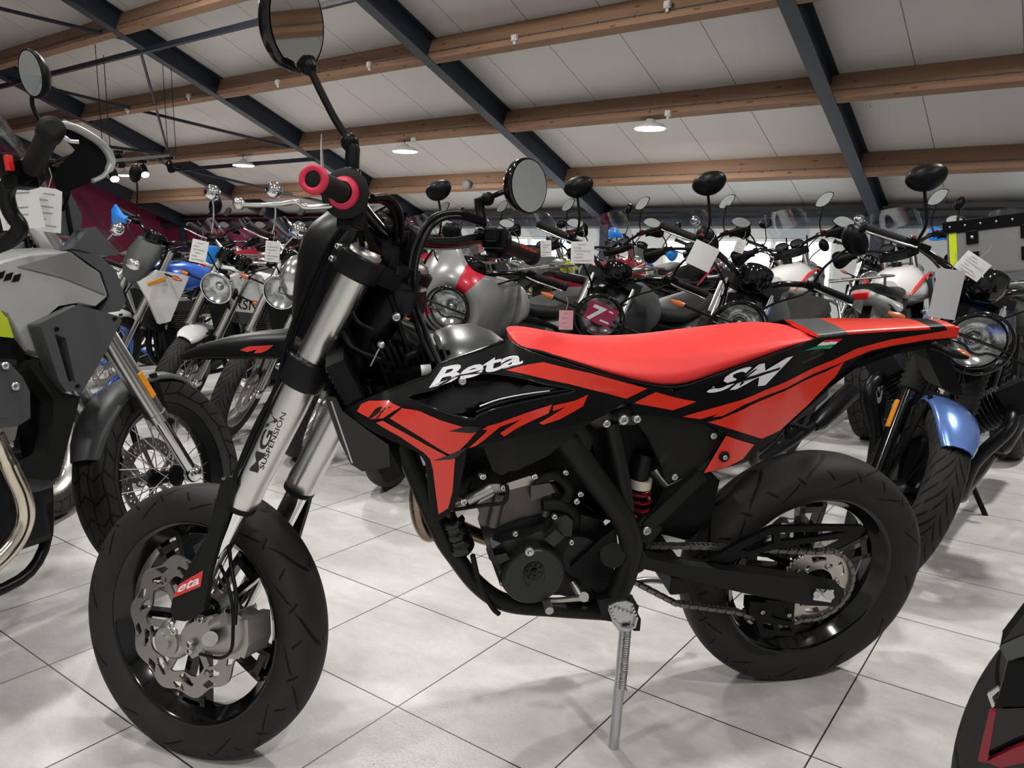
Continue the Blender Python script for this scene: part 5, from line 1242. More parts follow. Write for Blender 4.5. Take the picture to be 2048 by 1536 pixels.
        if g('grill', False):
            mb = MB(); v, u = perp(fd); q = hc + fd * .035
            if u.z < 0: u = -u
            mb.tube([q + (u * math.cos(2 * PI * k / 36) + v * math.sin(2 * PI * k / 36)) * hr * 1.12 for k in range(36)], .0055, 8, closed=True)
            for t in (.10, -.18):
                n_ = 8; L = math.sqrt(1.12 ** 2 - t * t)
                mb.tube(spline([q + v * hr * L + u * hr * t, q + v * hr * .45 + u * hr * (t + .02) + fd * .01, q + v * hr * .15 + u * hr * (t - .14) + fd * .01, q - v * hr * .15 + u * hr * (t - .14) + fd * .01, q - v * hr * .45 + u * hr * (t + .02) + fd * .01, q - v * hr * L + u * hr * t] if t < 0 else [q + v * hr * L + u * hr * t, q - v * hr * L + u * hr * t], 4), .005, 8)
            for s in (1, -1): mb.tube([q + v * s * hr * 1.1, hc + v * s * hr - fd * .02], .004, 6)
            fp(mb, 'lamp_guard', BLKG)
        for s in (1, -1): mb = MB(); mb.bar(hc + Y * s * hr * .9 - fd * .04, base + S * up * (hz - .02) + Y * s * fy, .012, .05); fp(mb, 'lamp_bracket', BLKM)
    elif hl == 'mask':
        mb = MB(); R = []
        for t, w, xx in ((0, .02, .15), (.15, .07, .17), (.4, .10, .15), (.7, .11, .10), (1, .10, .04)):
            c = hc + V((xx - .1, 0, -.12 + .26 * t)); R.append([c + V((-.03, w, 0)), c + V((.0, w * .75, 0)), c + V((.02, 0, 0)), c + V((.0, -w * .75, 0)), c + V((-.03, -w, 0)), c + V((-.05, -w * .9, 0)), c + V((-.02, 0, 0)), c + V((-.05, w * .9, 0))])
        mb.rings(R, 0, True); lm = fp(mb, 'headlamp_mask', g('maskm', paint)); m2 = MB(); m2.ball(hc + V((.055, 0, 0)), .055, 14, sq=(.5, 1, .7)); m2.build('lamp_glass', LENS, lm)
    # gauges
    gz = bc + V((.045, 0, .035)); ng = g('gauges', 2)
    gd = V((-.55, 0, .83)).normalized()
    for s in ((1, -1) if ng == 2 else (0,)):
        c = gz + Y * s * .055; rr_ = .048 if ng == 2 else .065
        mb = MB(); mb.lathe(c, gd, [(-.075, 0), (-.07, rr_ * .55), (-.05, rr_ * .85), (-.01, rr_), (.012, rr_ * 1.04), (.016, rr_ * .98), (.010, rr_ * .92)], 24); ga = fp(mb, 'gauge', BLKG); m2 = MB(); m2.lathe(c, gd, [(.009, rr_ * .93), (.009, 0)], 24); m2.build('gauge_face', DIAL, ga)
    # indicators
    if g('indicators', True):
        for s in (1, -1):
            c = hc + V((-.06, 0, -.02)); e = c + Y * s * (fy + .12) + V((.0, 0, .0)); mb = MB(); mb.tube([c + Y * s * fy * .8, e], .006, 8); mb.tube([e - Y * s * .005, e + Y * s * .02, e + Y * s * .055], [.012, .015, .006], 10); i = fp(mb, 'indicator', BLK); m2 = MB(); m2.tube([e + V((.006, 0, 0)), e + V((.008, s * .022, 0)), e + V((.004, s * .055, 0))], [.011, .0135, .005], 10); m2.build('indicator_lens', ORAD, i)
    # cables
    mb = MB()
    for s in (1, -1): mb.tube(spline([bc + V((-pull * .5 + .03, s * hw * .6, rise)), bc + V((.09, s * .18, .03)), bc + V((.10, s * .09, -.05)), bc + V((.03, s * .06, -.16)), base + S * up * .5 + Y * s * fy * .6], 5), .0045, 6)
    fp(mb, 'control_cables', BLK)
    if g('screen'):
        sw_, sh_, sx, col = g('screen'); c = bc + V((sx, 0, .0)); mb = MB(); R = []
        for t in range(6):
            tt = t / 5; w = sw_ * (.75 + .5 * math.sin(tt * PI * .8)) / 2; xx = -.26 * sh_ / .35 * tt; ring = []
            for q in range(9): a = PI * q / 8; ring.append(c + V((xx - .10 * (1 - math.sin(a)), w * math.cos(a), sh_ * tt - (.03 * (1 - math.sin(a)) if t == 5 else 0))))
            R.append(ring + [p + V((-.004, 0, -.001)) for p in ring[::-1]])
        mb.rings(R, 0, True); pt(mb, 'windscreen', col)
        mb = MB(); mb.tube([c + V((-.02, sw_ * .3, .1)), c + V((-.02, sw_ * .3, -.12))], .006, 6); mb.tube([c + V((-.02, -sw_ * .3, .1)), c + V((-.02, -sw_ * .3, -.12))], .006, 6); mb.tube([c + V((-.02, -sw_ * .3, .04)), c + V((-.02, sw_ * .3, .04))], .006, 6); pt(mb, 'screen_frame', BLK)
    # tank
    hs = base + S * up * .80; tx = hs.x - .05; tz = g('tankz', .93)
    if kind == 'road':
        st = [(tx, tz - .13, tz - .02, .07, .06), (tx - .04, tz - .20, tz + .02, .13, .10), (tx - .14, tz - .22, tz + .05, .16, .12), (tx - .28, tz - .21, tz + .04, .16, .11), (tx - .40, tz - .18, tz - .0, .12, .08), (tx - .46, tz - .15, tz - .05, .08, .05)]
    elif kind == 'adv':
        st = [(tx + .10, tz - .12, tz - .02, .06, .05), (tx + .04, tz - .20, tz + .04, .17, .12), (tx - .10, tz - .24, tz + .05, .21, .15), (tx - .26, tz - .22, tz + .03, .20, .14), (tx - .42, tz - .20, tz + .0, .14, .09), (tx - .50, tz - .16, tz - .05, .09, .05)]
    else:
        st = [(tx + .02, tz - .12, tz - .04, .05, .04), (tx - .06, tz - .2, tz - .0, .11, .07), (tx - .2, tz - .2, tz + .01, .13, .08), (tx - .34, tz - .17, tz - .02, .10, .06), (tx - .42, tz - .13, tz - .05, .07, .04)]
    mb = MB(); body_loft(mb, st, n=28); tk = pt(mb, 'fuel_tank', paint)
    m2 = MB(); m2.cyl((tx - .17, 0, tz + .03), (tx - .17, 0, tz + .07), .035, .03, n=20); m2.build('filler_cap', BLKM, tk)
    if g('stripe'):
        for s in (1, -1):
            m2 = MB(); L_ = [V((tx + .04, 0, tz - .10)), V((tx - .12, 0, tz - .02)), V((tx - .30, 0, tz - .05)), V((tx - .42, 0, tz - .16))]
            ww = [.165, .20, .19, .115] if kind == 'adv' else [.12, .15, .15, .11]
            m2.tube([V((p.x, s * w, p.z)) for p, w in zip(L_, ww)], .012, 8, flat=.5); m2.build('tank_stripe', g('stripe'), tk)
    if kind in ('adv', 'enduro') or g('shrouds'):
        for s in (1, -1):
            mb = MB(); yy = .20 if kind == 'adv' else .17
            P_ = [V((tx + .16, s * yy * .75, tz - .10)), V((tx + .06, s * yy, tz - .02)), V((tx - .16, s * yy * 1.05, tz - .06)), V((tx - .10, s * yy * 1.05, tz - .20)), V((tx - .04, s * yy, tz - .36)), V((tx + .03, s * yy * .9, tz - .38)), V((tx + .10, s * yy * .85, tz - .22))]
            mb.prism(P_, (0, -s * .025, 0)); sh = pt(mb, 'side_shroud', g('shroudm', paint), bevel=.006)
            m2 = MB(); m2.bar(P_[0] + (P_[1] - P_[0]) * .2 + V((-.03, s * .012, -.03)), P_[1] + V((-.05, s * .012, -.05)), .008, .022, up=Z); m2.build('side_reflector', AMB, sh, bevel=.003)
    if kind == 'adv':
        mb = MB(); bk = hs + V((.10, 0, .0)); body_loft(mb, [(bk.x - .02, bk.z - .08, bk.z + .05, .12, .10), (bk.x + .12, bk.z - .06, bk.z + .03, .09, .06), (bk.x + .30, bk.z - .05, bk.z - .03, .035, .02)], n=14); pt(mb, 'beak', g('beakm', paint))
        mb = MB(); mb.ball(hs + V((.16, 0, .03)), .10, 16, sq=(.6, 1.1, .7)); pt(mb, 'headlamp', LENS)
    # seat and tail
    sx = tx - .42 if kind != 'adv' else tx - .46; sz = g('seatz', .80)
    mb = MB(); body_loft(mb, [(sx + .06, sz, sz + .06, .07, .05), (sx - .05, sz - .03, sz + .05, .12, .10), (sx - .25, sz - .04, sz + .03, .14, .12), (sx - .42, sz - .02, sz + .06, .13, .12), (sx - .62, sz + .0, sz + .09, .11, .10), (sx - .72, sz + .04, sz + .09, .07, .06)], n=24); pt(mb, 'seat', g('seatm', SEATM))
    mb = MB(); body_loft(mb, [(sx - .15, sz - .16, sz - .04, .10, .12), (sx - .35, sz - .14, sz - .02, .12, .13), (sx - .6, sz - .06, sz + .02, .10, .11), (sx - .78, sz + .0, sz + .06, .05, .06)], n=14); pt(mb, 'tail_panel', g('tailm', paint))
    mb = MB(); mb.box((sx - .79, 0, sz + .02), (.03, .09, .04)); pt(mb, 'tail_light', REDL, bevel=.006)
    mb = MB(); R = []
    for k in range(7):
        a = math.radians(60 + 15 * k); dz = V((math.cos(a), 0, math.sin(a))); c = V((0, 0, RR_)) + dz * (RR_ + .03); R.append([c + Y * .07, c + dz * .012, c - Y * .07, c - dz * .004])
    mb.rings(R, 0, True); mb.bar((-.12, 0, RR_ * 1.95), (-.30, 0, .62), .12, .01); mb.bar((-.15, 0, .62), (sx - .6, 0, sz - .03), .05, .02); pt(mb, 'rear_fender', BLK)
    if g('rack'):
        mb = MB(); z0 = sz + .12
        for s in (.07, -.07, .14, -.14): mb.tube([V((sx - .55, s, z0)), V((sx - .90, s, z0 + .01))], .007, 8)
        for q in (.55, .72, .90): mb.tube([V((sx - q, -.14, z0)), V((sx - q, .14, z0))], .007, 8)
        mb.tube([V((sx - .6, .10, z0)), V((sx - .55, .08, sz - .02))], .008, 8); mb.tube([V((sx - .6, -.10, z0)), V((sx - .55, -.08, sz - .02))], .008, 8); pt(mb, 'luggage_rack', ALU)
    if g('guardbars'):
        mb = MB(); gm_ = g('guardbars')
        for s in (1, -1):
            mb.tube(spline([V((tx + .02, s * .07, .80)), V((tx + .05, s * .24, .76)), V((tx + .02, s * .30, .62)), V((tx - .05, s * .29, .46)), V((tx - .10, s * .10, .34))], 5), .0125, 8); mb.tube(spline([V((tx + .04, s * .28, .68)), V((tx - .16, s * .27, .72)), V((tx - .30, s * .16, .70))], 4), .0125, 8)
        pt(mb, 'crash_bar', gm_)
    # frame, engine
    mb = MB()
    for s in (1, -1):
        mb.tube(spline([V((tx + .02, s * .03, tz - .12)), V((tx - .06, s * .06, .52)), V((tx - .12, s * .07, .26)), V((tx - .30, s * .09, .20)), V((.44, s * .10, .26)), V((.42, s * .11, .50)), V((.46, s * .11, .70)), V((tx - .1, s * .06, tz - .12))], 5), .015, 10)
        mb.tube([V((.46, s * .11, .68)), V((sx - .6, s * .09, sz - .02))], .012, 8); mb.tube([V((.42, s * .10, .42)), V((sx - .4, s * .10, sz - .05))], .011, 8)
        mb.bar((.44, s * .10, .36), (.0, s * .10, RR_), .03, .055)
    mb.cyl((tx + .04, 0, tz - .16), (hs.x + .0, 0, tz + .02), .032); pt(mb, 'frame', g('framem', BLKM))
    ex = tx - .27
    if g('engine', 'single') == 'vtwin':
        mb = MB(); mb.box((ex - .02, 0, .42), (.34, .26, .26)); mb.cyl((ex + .12, 0, .42), (ex + .19, 0, .42), .12, .09); pt(mb, 'crankcase', ENGD, bevel=.02)
        for s in (1, -1):
            mb = MB(); d = V((.05, s * .72, .70)).normalized(); c0 = V((ex + .02, s * .08, .50))
            for k in range(9): c = c0 + d * (.03 + k * .016); mb.lathe(c, d, [(0, .05), (0, .072), (.006, .072), (.006, .05)], 16)
            mb.cyl(c0, c0 + d * .18, .052); mb.box(c0 + d * .21, (.15, .11, .10), Matrix.Rotation(-s * .8, 3, 'X')); pt(mb, 'cylinder', g('cylm', ENGD), bevel=.004)
            mb = MB(); mb.box(c0 + d * .275, (.13, .10, .05), Matrix.Rotation(-s * .8, 3, 'X')); pt(mb, 'valve_cover', g('coverm', ENG), bevel=.014)
            mb = MB(); mb.tube(spline([c0 + d * .20 + V((.06, 0, -.03)), c0 + d * .2 + V((.15, s * .01, -.09)), V((ex + .17, s * .17, .40)), V((ex + .08, s * .16, .24)), V((ex - .15, s * .16, .22)), V((.30, s * .19, .27)), V((.05, s * .21, .34))], 5), .024, 12); pt(mb, 'exhaust_header', g('pipem', BLKM))
            mb = MB(); mb.tube([V((.24, s * .20, .28)), V((.18, s * .205, .30)), V((-.22, s * .23, .40)), V((-.24, s * .23, .405))], [.026, .048, .052, .036], 16); pt(mb, 'silencer', g('pipem', BLKM))
    else:
        mb = MB(); mb.box((ex - .02, 0, .40), (.36, .22, .24)); mb.cyl((ex - .0, .09, .38), (ex, .135, .38), .085, n=24); mb.cyl((ex - .04, -.09, .38), (ex - .04, -.135, .38), .10, n=24); pt(mb, 'crankcase', ENGD, bevel=.015)
        mb = MB()
        for k in range(8): mb.box((ex + .05 + k * .004, 0, .53 + k * .014), (.15, .14, .007))
        mb.box((ex + .06, 0, .58), (.11, .11, .18)); mb.box((ex + .08, 0, .69), (.16, .13, .07)); pt(mb, 'cylinder', ENG, bevel=.004)
        mb = MB(); mb.tube(spline([V((ex + .15, -.02, .68)), V((ex + .24, -.04, .62)), V((ex + .24, -.06, .36)), V((ex + .10, -.10, .22)), V((ex - .15, -.12, .24)), V((.25, -.15, .40))], 5), .020, 12); mb.tube([V((.28, -.15, .40)), V((.22, -.155, .42)), V((-.15, -.17, .60)), V((-.16, -.17, .605))], [.022, .045, .05, .03], 16); pt(mb, 'exhaust', g('pipem', BLKM))
        mb = MB(); mb.box((tx + .03, 0, .66), (.03, .24, .26), Matrix.Rotation(.3, 3, 'Y')); pt(mb, 'radiator', BLK)
    for s in (1, -1):
        mb = MB(); mb.cyl((.06, s * .13, RR_ + .03), (.20, s * .12, .70), .016, n=12)
        for k in range(8): q = V((.075, s * .13, RR_ + .08)) + V((.11, -s * .01, .27)) * (k / 8); mb.lathe(q, V((.14, 0, .35)), [(0, .024), (.006, .030), (.012, .024)], 14)
        if kind == 'road' or s > 0: pt(mb, 'rear_shock', BLKM)
        mb = MB(); mb.tube([V((.50, s * .12, .32)), V((.50, s * .24, .33))], .011, 10)
        for k in range(6): mb.lathe(V((.50, s * (.15 + k * .015), .325)), Y, [(0, .012), (.004, .016), (.008, .012)], 10)
        pt(mb, 'foot_peg', RUBB)
    mb = MB(); mb.tube([V((.48, .12, .22)), V((.42, .30 + math.tan(lean) * .0, -.30 * math.tan(lean) / 1 + .01))], .011, 8); pt(mb, 'side_stand', g('standm', STEEL))
    if g('topcase'):
        mb = MB(); z0 = sz + .16; x0 = sx - .95
        mb.box((x0 + .20, 0, z0 + .14), (.36, .46, .24)); tc = pt(mb, 'top_case', mat('pannier_aluminium', (.36, .36, .355), .42, metal=.8), bevel=.012)
        m2 = MB(); m2.box((x0 + .20, 0, z0 + .285), (.39, .49, .06)); 
        for s in (1, -1): m2.tube(spline([V((x0 + .08, s * .18, z0 + .315)), V((x0 + .1, s * .18, z0 + .34)), V((x0 + .3, s * .18, z0 + .34)), V((x0 + .32, s * .18, z0 + .315))], 3), .008, 6)
        for k in range(7): m2.ball(V((x0 + .003, -.21 + k * .07, z0 + .285)), .007, 6, 1)
        m2.build('case_lid', [BLK, STEEL], tc, bevel=.01)
        for q in (-.13, .11):
            for zz in (.22, .11): m2 = MB(); m2.box((x0 + .015, q, z0 + zz), (.02, .055, .07)); m2.ball(V((x0 + .004, q, z0 + zz)), .010, 8, 1); m2.build('case_latch', [BLK, STEEL], tc, bevel=.01)
        m2 = MB(); m2.box((x0 + .017, .20, z0 + .17), (.004, .035, .20)); m2.build('case_label', YELT, tc)
    if g('number'): pass
    return b, SMT, bc, hc, fd
def copy_tree(o, parent=None):
    c = o.copy(); COL.objects.link(c); c.parent = parent
    for ch in [q for q in bpy.data.objects if q.parent is o]: copy_tree(ch, c)
    return c
KIDS = {}
def index_kids():
    KIDS.clear()
    for q in bpy.data.objects:
        if q.parent: KIDS.setdefault(q.parent.name, []).append(q)
def copy_fast(o, parent=None):
    c = o.copy(); COL.objects.link(c)
    if parent is not None: c.parent = parent
    for ch in KIDS.get(o.name, []): copy_fast(ch, c)
    return c
def copy_bike(src, x, y, head, lean, label, wb=1.45, group=None):
    c = copy_fast(src); F = V((math.cos(head), math.sin(head), 0)); c.matrix_world = bike_matrix(x - F.x * wb, y - F.y * wb, head, lean); c['label'] = label
    if group: c['group'] = group
    return c
HG = math.atan2(-E2.y, -E2.x); HA = math.atan2(E2.y, E2.x)
GR = 'round headlamp roadsters in the row behind the red bike'
road = dict(kind='road', gaiter=True, grill=True, gauges=1, engine='vtwin', rf=.325, rr=.325, paint=GRYD, fender=GRYD, lampr=.092, wheel='cast', tyreh=.09, hw=.40, pull=.13, rise=.06, mirz=.20, lampx=.13, lampz=.735, bar=1.04, nsp=6, framem=BLKM)
g4, g4M, g4b, g4h, g4f = make_moto(**{**road, 'paint': BLUS, 'fender': BLUS, 'standm': BLK}, label='roadster with steel blue front fender and round headlamp, right behind the red bike tail', group=GR, head=HG, lean=.17, steer=.46, x=1.25, y=2.56, )
g3, g3M, g3b, g3h, g3f = make_moto(**road, label='dark grey roadster with a blank white card on its handlebar, behind the red seat', group=GR, head=HG, lean=.17, steer=.50, x=.60, y=3.0)
g2, g2M, g2b, g2h, g2f = make_moto(**road, label='dark grey roadster wearing a magenta number 7 sticker on its headlamp', group=GR, head=HG, lean=.17, steer=.55, x=.10, y=3.35)
g1, g1M, g1b, g1h, g1f = make_moto(**{**road, 'paint': GRYP, 'fender': GRYP, 'indicators': False, 'onemirror': True}, label='cafe racer with silver half fairing and crimson band, seen under the right grip', group=GR, head=HG, lean=.17, steer=.40, x=-.53, y=3.54)
# cafe fairing
mb = MB(); R = []; c = g1h
def fair_pt(j, k):
    a = 2 * PI * k / 48; ex = 1.0
    deg = math.degrees(a)
    if 35 < deg < 118: ex = 1 - .62 * math.sin((deg - 35) / 83 * PI) ** .7
    t = j / 5 * ex; w = .093 + .17 * t ** .75; h_ = .093 + (.21 if a < PI else .15) * t ** .8
    return c + V((.0 - .24 * t ** 1.5, w * math.cos(a), h_ * math.sin(a)))
R = [[fair_pt(j, k) for k in range(48)] for j in range(6)]
mb.rings(R, 0, True, caps=False)
for i in range(len(mb.f)):
    k = i % 48
    if k in (8, 9, 10, 11, 26, 27, 28): mb.mi[i] = 1
fo = mb.build('half_fairing', [mat('fairing_grey_paint', (.26, .265, .265), .3, metal=.3, coat=.4), mat('crimson_paint', (.5, .01, .035), .25, coat=.5)], g1, M=g1M); so = fo.modifiers.new('thick', 'SOLIDIFY'); so.thickness = .006
# magenta 7 sticker
v, u = perp(g2f); u = u if u.z > 0 else -u; v = u.cross(g2f); 
mb = MB(); q = g2h + g2f * .058 + u * .018; P4 = [q + v * a + u * b_ for a, b_ in ((-.062, .05), (-.066, -.035), (.05, -.035), (.066, .05))]
mb.add(P4, [(0, 1, 2, 3)], 0)
vs, fs = text_polys_b('7', .03, .2); mb.add([q + g2f * .001 + v * (p.x * .11 - .058) + u * (p.y * .095 - .028) for p in vs], fs, 1)
mb.add([q + g2f * .001 + v * a + u * b_ for a, b_ in ((.005, -.02), (.045, -.02), (.045, -.012), (.005, -.012))], [(0, 1, 2, 3)], 1); mb.add([q + g2f * .001 + v * a + u * b_ for a, b_ in ((.025, .03), (.045, .03), (.045, .037), (.025, .037))], [(0, 1, 2, 3)], 1)
mb.build('number_sticker', [MAGP, WHT], g2, M=g2M, fixn=False)
# ---- white and blue small naked bikes further left
WR = 'small bikes in the row behind the near front wheel'
nak = dict(kind='naked', usd=True, gauges=2, rf=.31, rr=.31, paint=WHP, fender=WHP, lampr=.100, lampm=CHR, wheel='spoke', tyreh=.07, hw=.37, farc=(math.radians(68), math.radians(108)), mirshape='round', mirm=CHR, leverm=ALUB, barm=ALUB, lampx=.11, lampz=.76, bar=1.05, mirz=.24, rim=ALU)
w3, w3M, *_ = make_moto(**{**nak, 'paint': BLKG, 'fender': BLK, 'mirm': BLK}, label='black small naked bike mostly hidden behind the near fork tubes', group=WR, head=HG, lean=.17, steer=.62, x=-1.08, y=4.02)
w2, w2M, w2b, w2h, w2f = make_moto(**nak, label='white small naked bike under the right price card, just behind the near fork', group=WR, head=HG, lean=.17, steer=.62, x=-1.60, y=4.42)
w1, w1M, w1b, *_ = make_moto(**{**nak, 'paint': WHP}, label='small naked bike with RSN on its white side panel and a white front fender', group=WR, head=HG, lean=.17, steer=.62, x=-2.08, y=4.75)
w0, *_ = make_moto(kind='enduro', label='blue and white enduro bike left of the chrome headlamp', group=WR, head=HG, lean=.16, steer=.5, x=-2.70, y=5.0, paint=BLUP, shroudm=WHP, fender=WHP, wheel='spoke', tread='block', rf=.345, rr=.33, usd=True, lamp='mask', maskm=GRYD, guards=True, guardm=CYAN, tyreh=.075, fw=.09, tankz=.98, seatz=.86, bar=1.16, mirshape='tall', rim=BLUP, farc=(math.radians(30), math.radians(120)), gauges=1, tailm=WHP)
F_ = V((math.cos(HG), math.sin(HG), 0)); W1I = bike_matrix(-2.08 - F_.x * 1.45, 4.75 - F_.y * 1.45, HG, .17).inverted()
mb = MB(); mb.prism([_unp(W1I, x, y, .12) for x, y in ((458, 556), (480, 546), (522, 550), (540, 575), (534, 606), (520, 628), (462, 622), (455, 590))], (0, -.03, 0)); sp_ = mb.build('side_shroud', WHP, w1, bevel=.006)
mb = MB(); text_on(mb, 'RSN', [(470, 617), (514, 622), (516, 603), (472, 598)], lambda a, b: _unp(W1I, a, b, .1215), 0, .01, 0); mb.build('shroud_lettering', BINK, sp_, fixn=False)
mb = MB(); mb.prism([_unp(W1I, x, y, .124) for x, y in ((462, 622), (520, 628), (505, 650), (466, 645))], (0, -.03, 0)); mb.build('shroud_lower', GRYD, w1, bevel=.004)
# ---- second row, facing the windows
AR = 'adventure bikes of the second row, facing the windows'
adv = dict(kind='adv', paint=WHP, stripe=REDP, wheel='cast', tread='block', rf=.33, rr=.32, wb=1.50, bar=1.16, tankz=.98, seatz=.84, mirshape='leaf', mirz=.22, guards=True, screen=(.26, .30, .14, CLR), shroudm=GRYD, rack=True, lamp='none', indicators=False, beakm=WHP, hw=.40, seatm=SEATM, guardbars=ALU)
def apos(k, v=5.0):
    """front wheel of slot k"""
    q = V((.375, 6.93, 0)) + E1 * .75 * (k + .28) - E1 * .38 + E2 * .72; return q
def put(k, **o):
    q = apos(k); return make_moto(x=q.x, y=q.y, head=HA, lean=.14, steer=.35, group=AR, **o)
a3, *_ = put(3, label='white adventure bike with red stripe and clear screen, left of the steel column', **adv)
a4, *_ = put(4, label='white adventure bike seen between the rightmost mirror and its handlebar', **adv)
a0, *_ = put(0, label='dark adventure bike with lime green guard panels', **{**adv, 'paint': GRYD, 'shroudm': LIME, 'beakm': LIME, 'stripe': None})
a1, *_ = put(1, label='adventure bike with red side panels and pale crash bars', **{**adv, 'paint': REDN, 'shroudm': REDP, 'beakm': REDP, 'stripe': None})
a2, *_ = put(2, label='black adventure bike with amber reflector behind the white card', **{**adv, 'paint': BLKG, 'beakm': BLK, 'stripe': REDN})
a5, *_ = put(4.95, label='adventure bike carrying a large aluminium top case with black lid at the right edge', **{**adv, 'paint': GRYD, 'beakm': BLK, 'topcase': True, 'stripe': None})
index_kids()
EXTRA = [(a1, 'dark red bike in the second row, between the tall mirror stem and cables'), (a2, 'black bike in the second row behind the chrome mirrored bikes'), (w0, None)]
for k, src, lab in ((-1, a2, 'black adventure bike of the second row, just right of the near handlebar'), (-2, a1, 'red sided adventure bike of the second row, behind the near headlamp mask'), (-3, a3, 'white adventure bike of the second row, behind the near brake lever'), (-4, a2, 'black adventure bike of the second row, left of the clear chrome mirror'), (-5, a4, 'white adventure bike of the second row at the far left under the lamps'), (-6, a1, 'red sided adventure bike farthest left in the second row'), (-7, a2, 'black adventure bike at the left end of the second row')):
    q = apos(k); copy_bike(src, q.x, q.y, HA, .14, lab, wb=1.50, group=AR)
# third row near the windows
TR = 'bikes of the third row near the windows'
srcs = [w0, w2, g3, w1, w0, g2, w2, w0, g3, w1, w2, w0]
t3 = ['blue enduro', 'white naked bike', 'grey roadster', 'small white bike', 'blue enduro', 'grey roadster', 'white naked bike', 'blue enduro', 'grey roadster', 'small white bike', 'white naked bike', 'blue enduro']
where = ['at the right edge behind the aluminium case', 'behind the rightmost adventure bike', 'in front of the right window near the column', 'behind the clear screen of the white adventure bike', 'in front of the middle window', 'under the middle window behind the white card', 'behind the red sided adventure bike', 'behind the lime guard panels', 'behind the round right mirror', 'behind the near control cables', 'left of the near handlebar', 'far left below the hanging lamps']
base3 = V((3.7, 6.85, 0))
for i, (sr, a, wh) in enumerate(zip(srcs, t3, where)):
    q = base3 - E1 * .82 * i; copy_bike(sr, q.x, q.y, HG, .15, '%s of the third row, %s' % (a, wh), group=TR)
# row continuing left beyond the blue enduro
for i, (sr, lab) in enumerate(((w2, 'white small naked bike farther left, past the blue enduro'), (w0, 'second blue enduro farther left under the magenta wall'), (w1, 'white small naked bike at the far left of the front row'))):
    q = V((-2.95, 5.0, 0)) - E1 * .72 * (i + 1); copy_bike(sr, q.x, q.y, HG, .16, lab, group=WR)
# ---- dark sport bike at the lower right corner
make_moto(kind='naked', label='black and dark red bike at the lower right corner', head=math.radians(10), lean=.12, steer=.2, x=1.0 + 1.43, y=1.02 + .25, paint=BLKG, fender=REDN, lod=0, wheel='cast', tread='road', rr=.32, rw=.18, usd=True, engine='single', tailm=REDN, tankz=.95, shrouds=True, shroudm=REDN)
SPB = bpy.data.objects[[o.name for o in bpy.data.objects if o.get('label', '').startswith('black and dark red bike')][0]]
# ================================================================ silver adventure bike at the left edge
sv, svM, svb, svh, svf = make_moto(kind='adv', label='silver and grey adventure bike with lime panel at the left edge, nearest on that side', head=math.radians(65), lean=.13, steer=.20, x=-1.11, y=2.50, lod=0,
    paint=GRYP, fender=GRYD, wheel='spoke', tread='block', rf=.335, rr=.33, wb=1.54, bar=1.22, tankz=1.0, seatz=.84, mirshape='tall', mirz=.215, miry=-.02, guards=True, guardm=GRYD, screen=(.34, .36, .16, CLR), usd=True, usdk=.26, usdr=.031, farc=(math.radians(60), math.radians(158)), lamp='none', indicators=False, engine='vtwin', coverm=ENG, pipem=PIPE, shroudm=GRYD, beakm=GRYP, fy=.11, hw=.44, gauges=0, fw=.12, tyreh=.085, rim=BLK)
ad2, *_ = make_moto(kind='adv', label='black adventure bike with amber tinted screen behind the silver one', head=math.radians(75.5), lean=.13, steer=.3, x=-1.86, y=3.02,
    paint=BLKG, fender=BLK, wheel='spoke', tread='block', rf=.335, rr=.33, wb=1.54, bar=1.18, tankz=1.0, mirshape='tall', guards=True, screen=(.36, .40, .12, AMBG), usd=True, lamp='none', indicators=False, shroudm=BLK, beakm=BLK, fw=.11, rim=ALU)
# panels of the silver bike's right side, cut to their outlines and set at their own distance from its middle plane
def kill(root, names, right_only=False):
    for q in list(bpy.data.objects):
        if q.parent is root and q.name.split('.')[0] in names:
            if right_only:
                ys = [v.co.y for v in q.data.vertices]
                if sum(ys) / len(ys) > 0: continue
            for c in [x for x in bpy.data.objects if x.parent is q]: bpy.data.objects.remove(c)
            bpy.data.objects.remove(q)
kill(sv, ('side_shroud', 'cylinder', 'valve_cover', 'exhaust_header', 'silencer'), True); kill(sv, ('fuel_tank', 'beak', 'headlamp'))
SVI = bike_matrix(-1.11 - math.cos(math.radians(65)) * 1.54, 2.50 - math.sin(math.radians(65)) * 1.54, math.radians(65), .13).inverted()
def PS(x, y, l): return _unp(SVI, x, y, l)
def spanel(name, pts, l, t, m, bev=.006, holes=(), both=False, mi=0):
    mb = MB(); P_ = [PS(x, y, -l) for x, y in pts]
    mb.plate_holes(P_, [[PS(x, y, -l) for x, y in h][::-1] for h in holes], (0, t, 0))
    if both: mb.mirror()
    return mb.build(name, m, sv, bevel=bev)
mb = MB()   # tank: right outline skin, crown and left side closed as one loft across the width
TO = [(-60, 545), (0, 520), (60, 505), (137, 500), (202, 544), (219, 592), (195, 613), (160, 605), (118, 612), (85, 640), (74, 672), (92, 716), (51, 706), (34, 671), (8, 628), (-60, 605)]
def tring(l, sc, up):
    P_ = [PS(x, y, -.20) for x, y in TO]; cx = sum(p.x for p in P_) / len(P_); cz = sum(p.z for p in P_) / len(P_)
    return [V((cx + (p.x - cx) * sc, -l, cz + (p.z - cz) * sc + up)) for p in P_]
mb.rings([tring(.205, .93, 0), tring(.20, .985, 0), tring(.18, 1.0, 0), tring(.10, .99, .02), tring(-.10, .99, .02), tring(-.18, 1.0, 0), tring(-.20, .98, 0)], 0, False); mb.build('fuel_tank', GRYP, sv, bevel=.012, seg=3)
spanel('tank_insert', [(36, 533), (140, 503), (198, 547), (212, 590), (128, 556)], .209, .003, mat('grey_paint_patch', (.22, .225, .225), .35, metal=.3), .001)
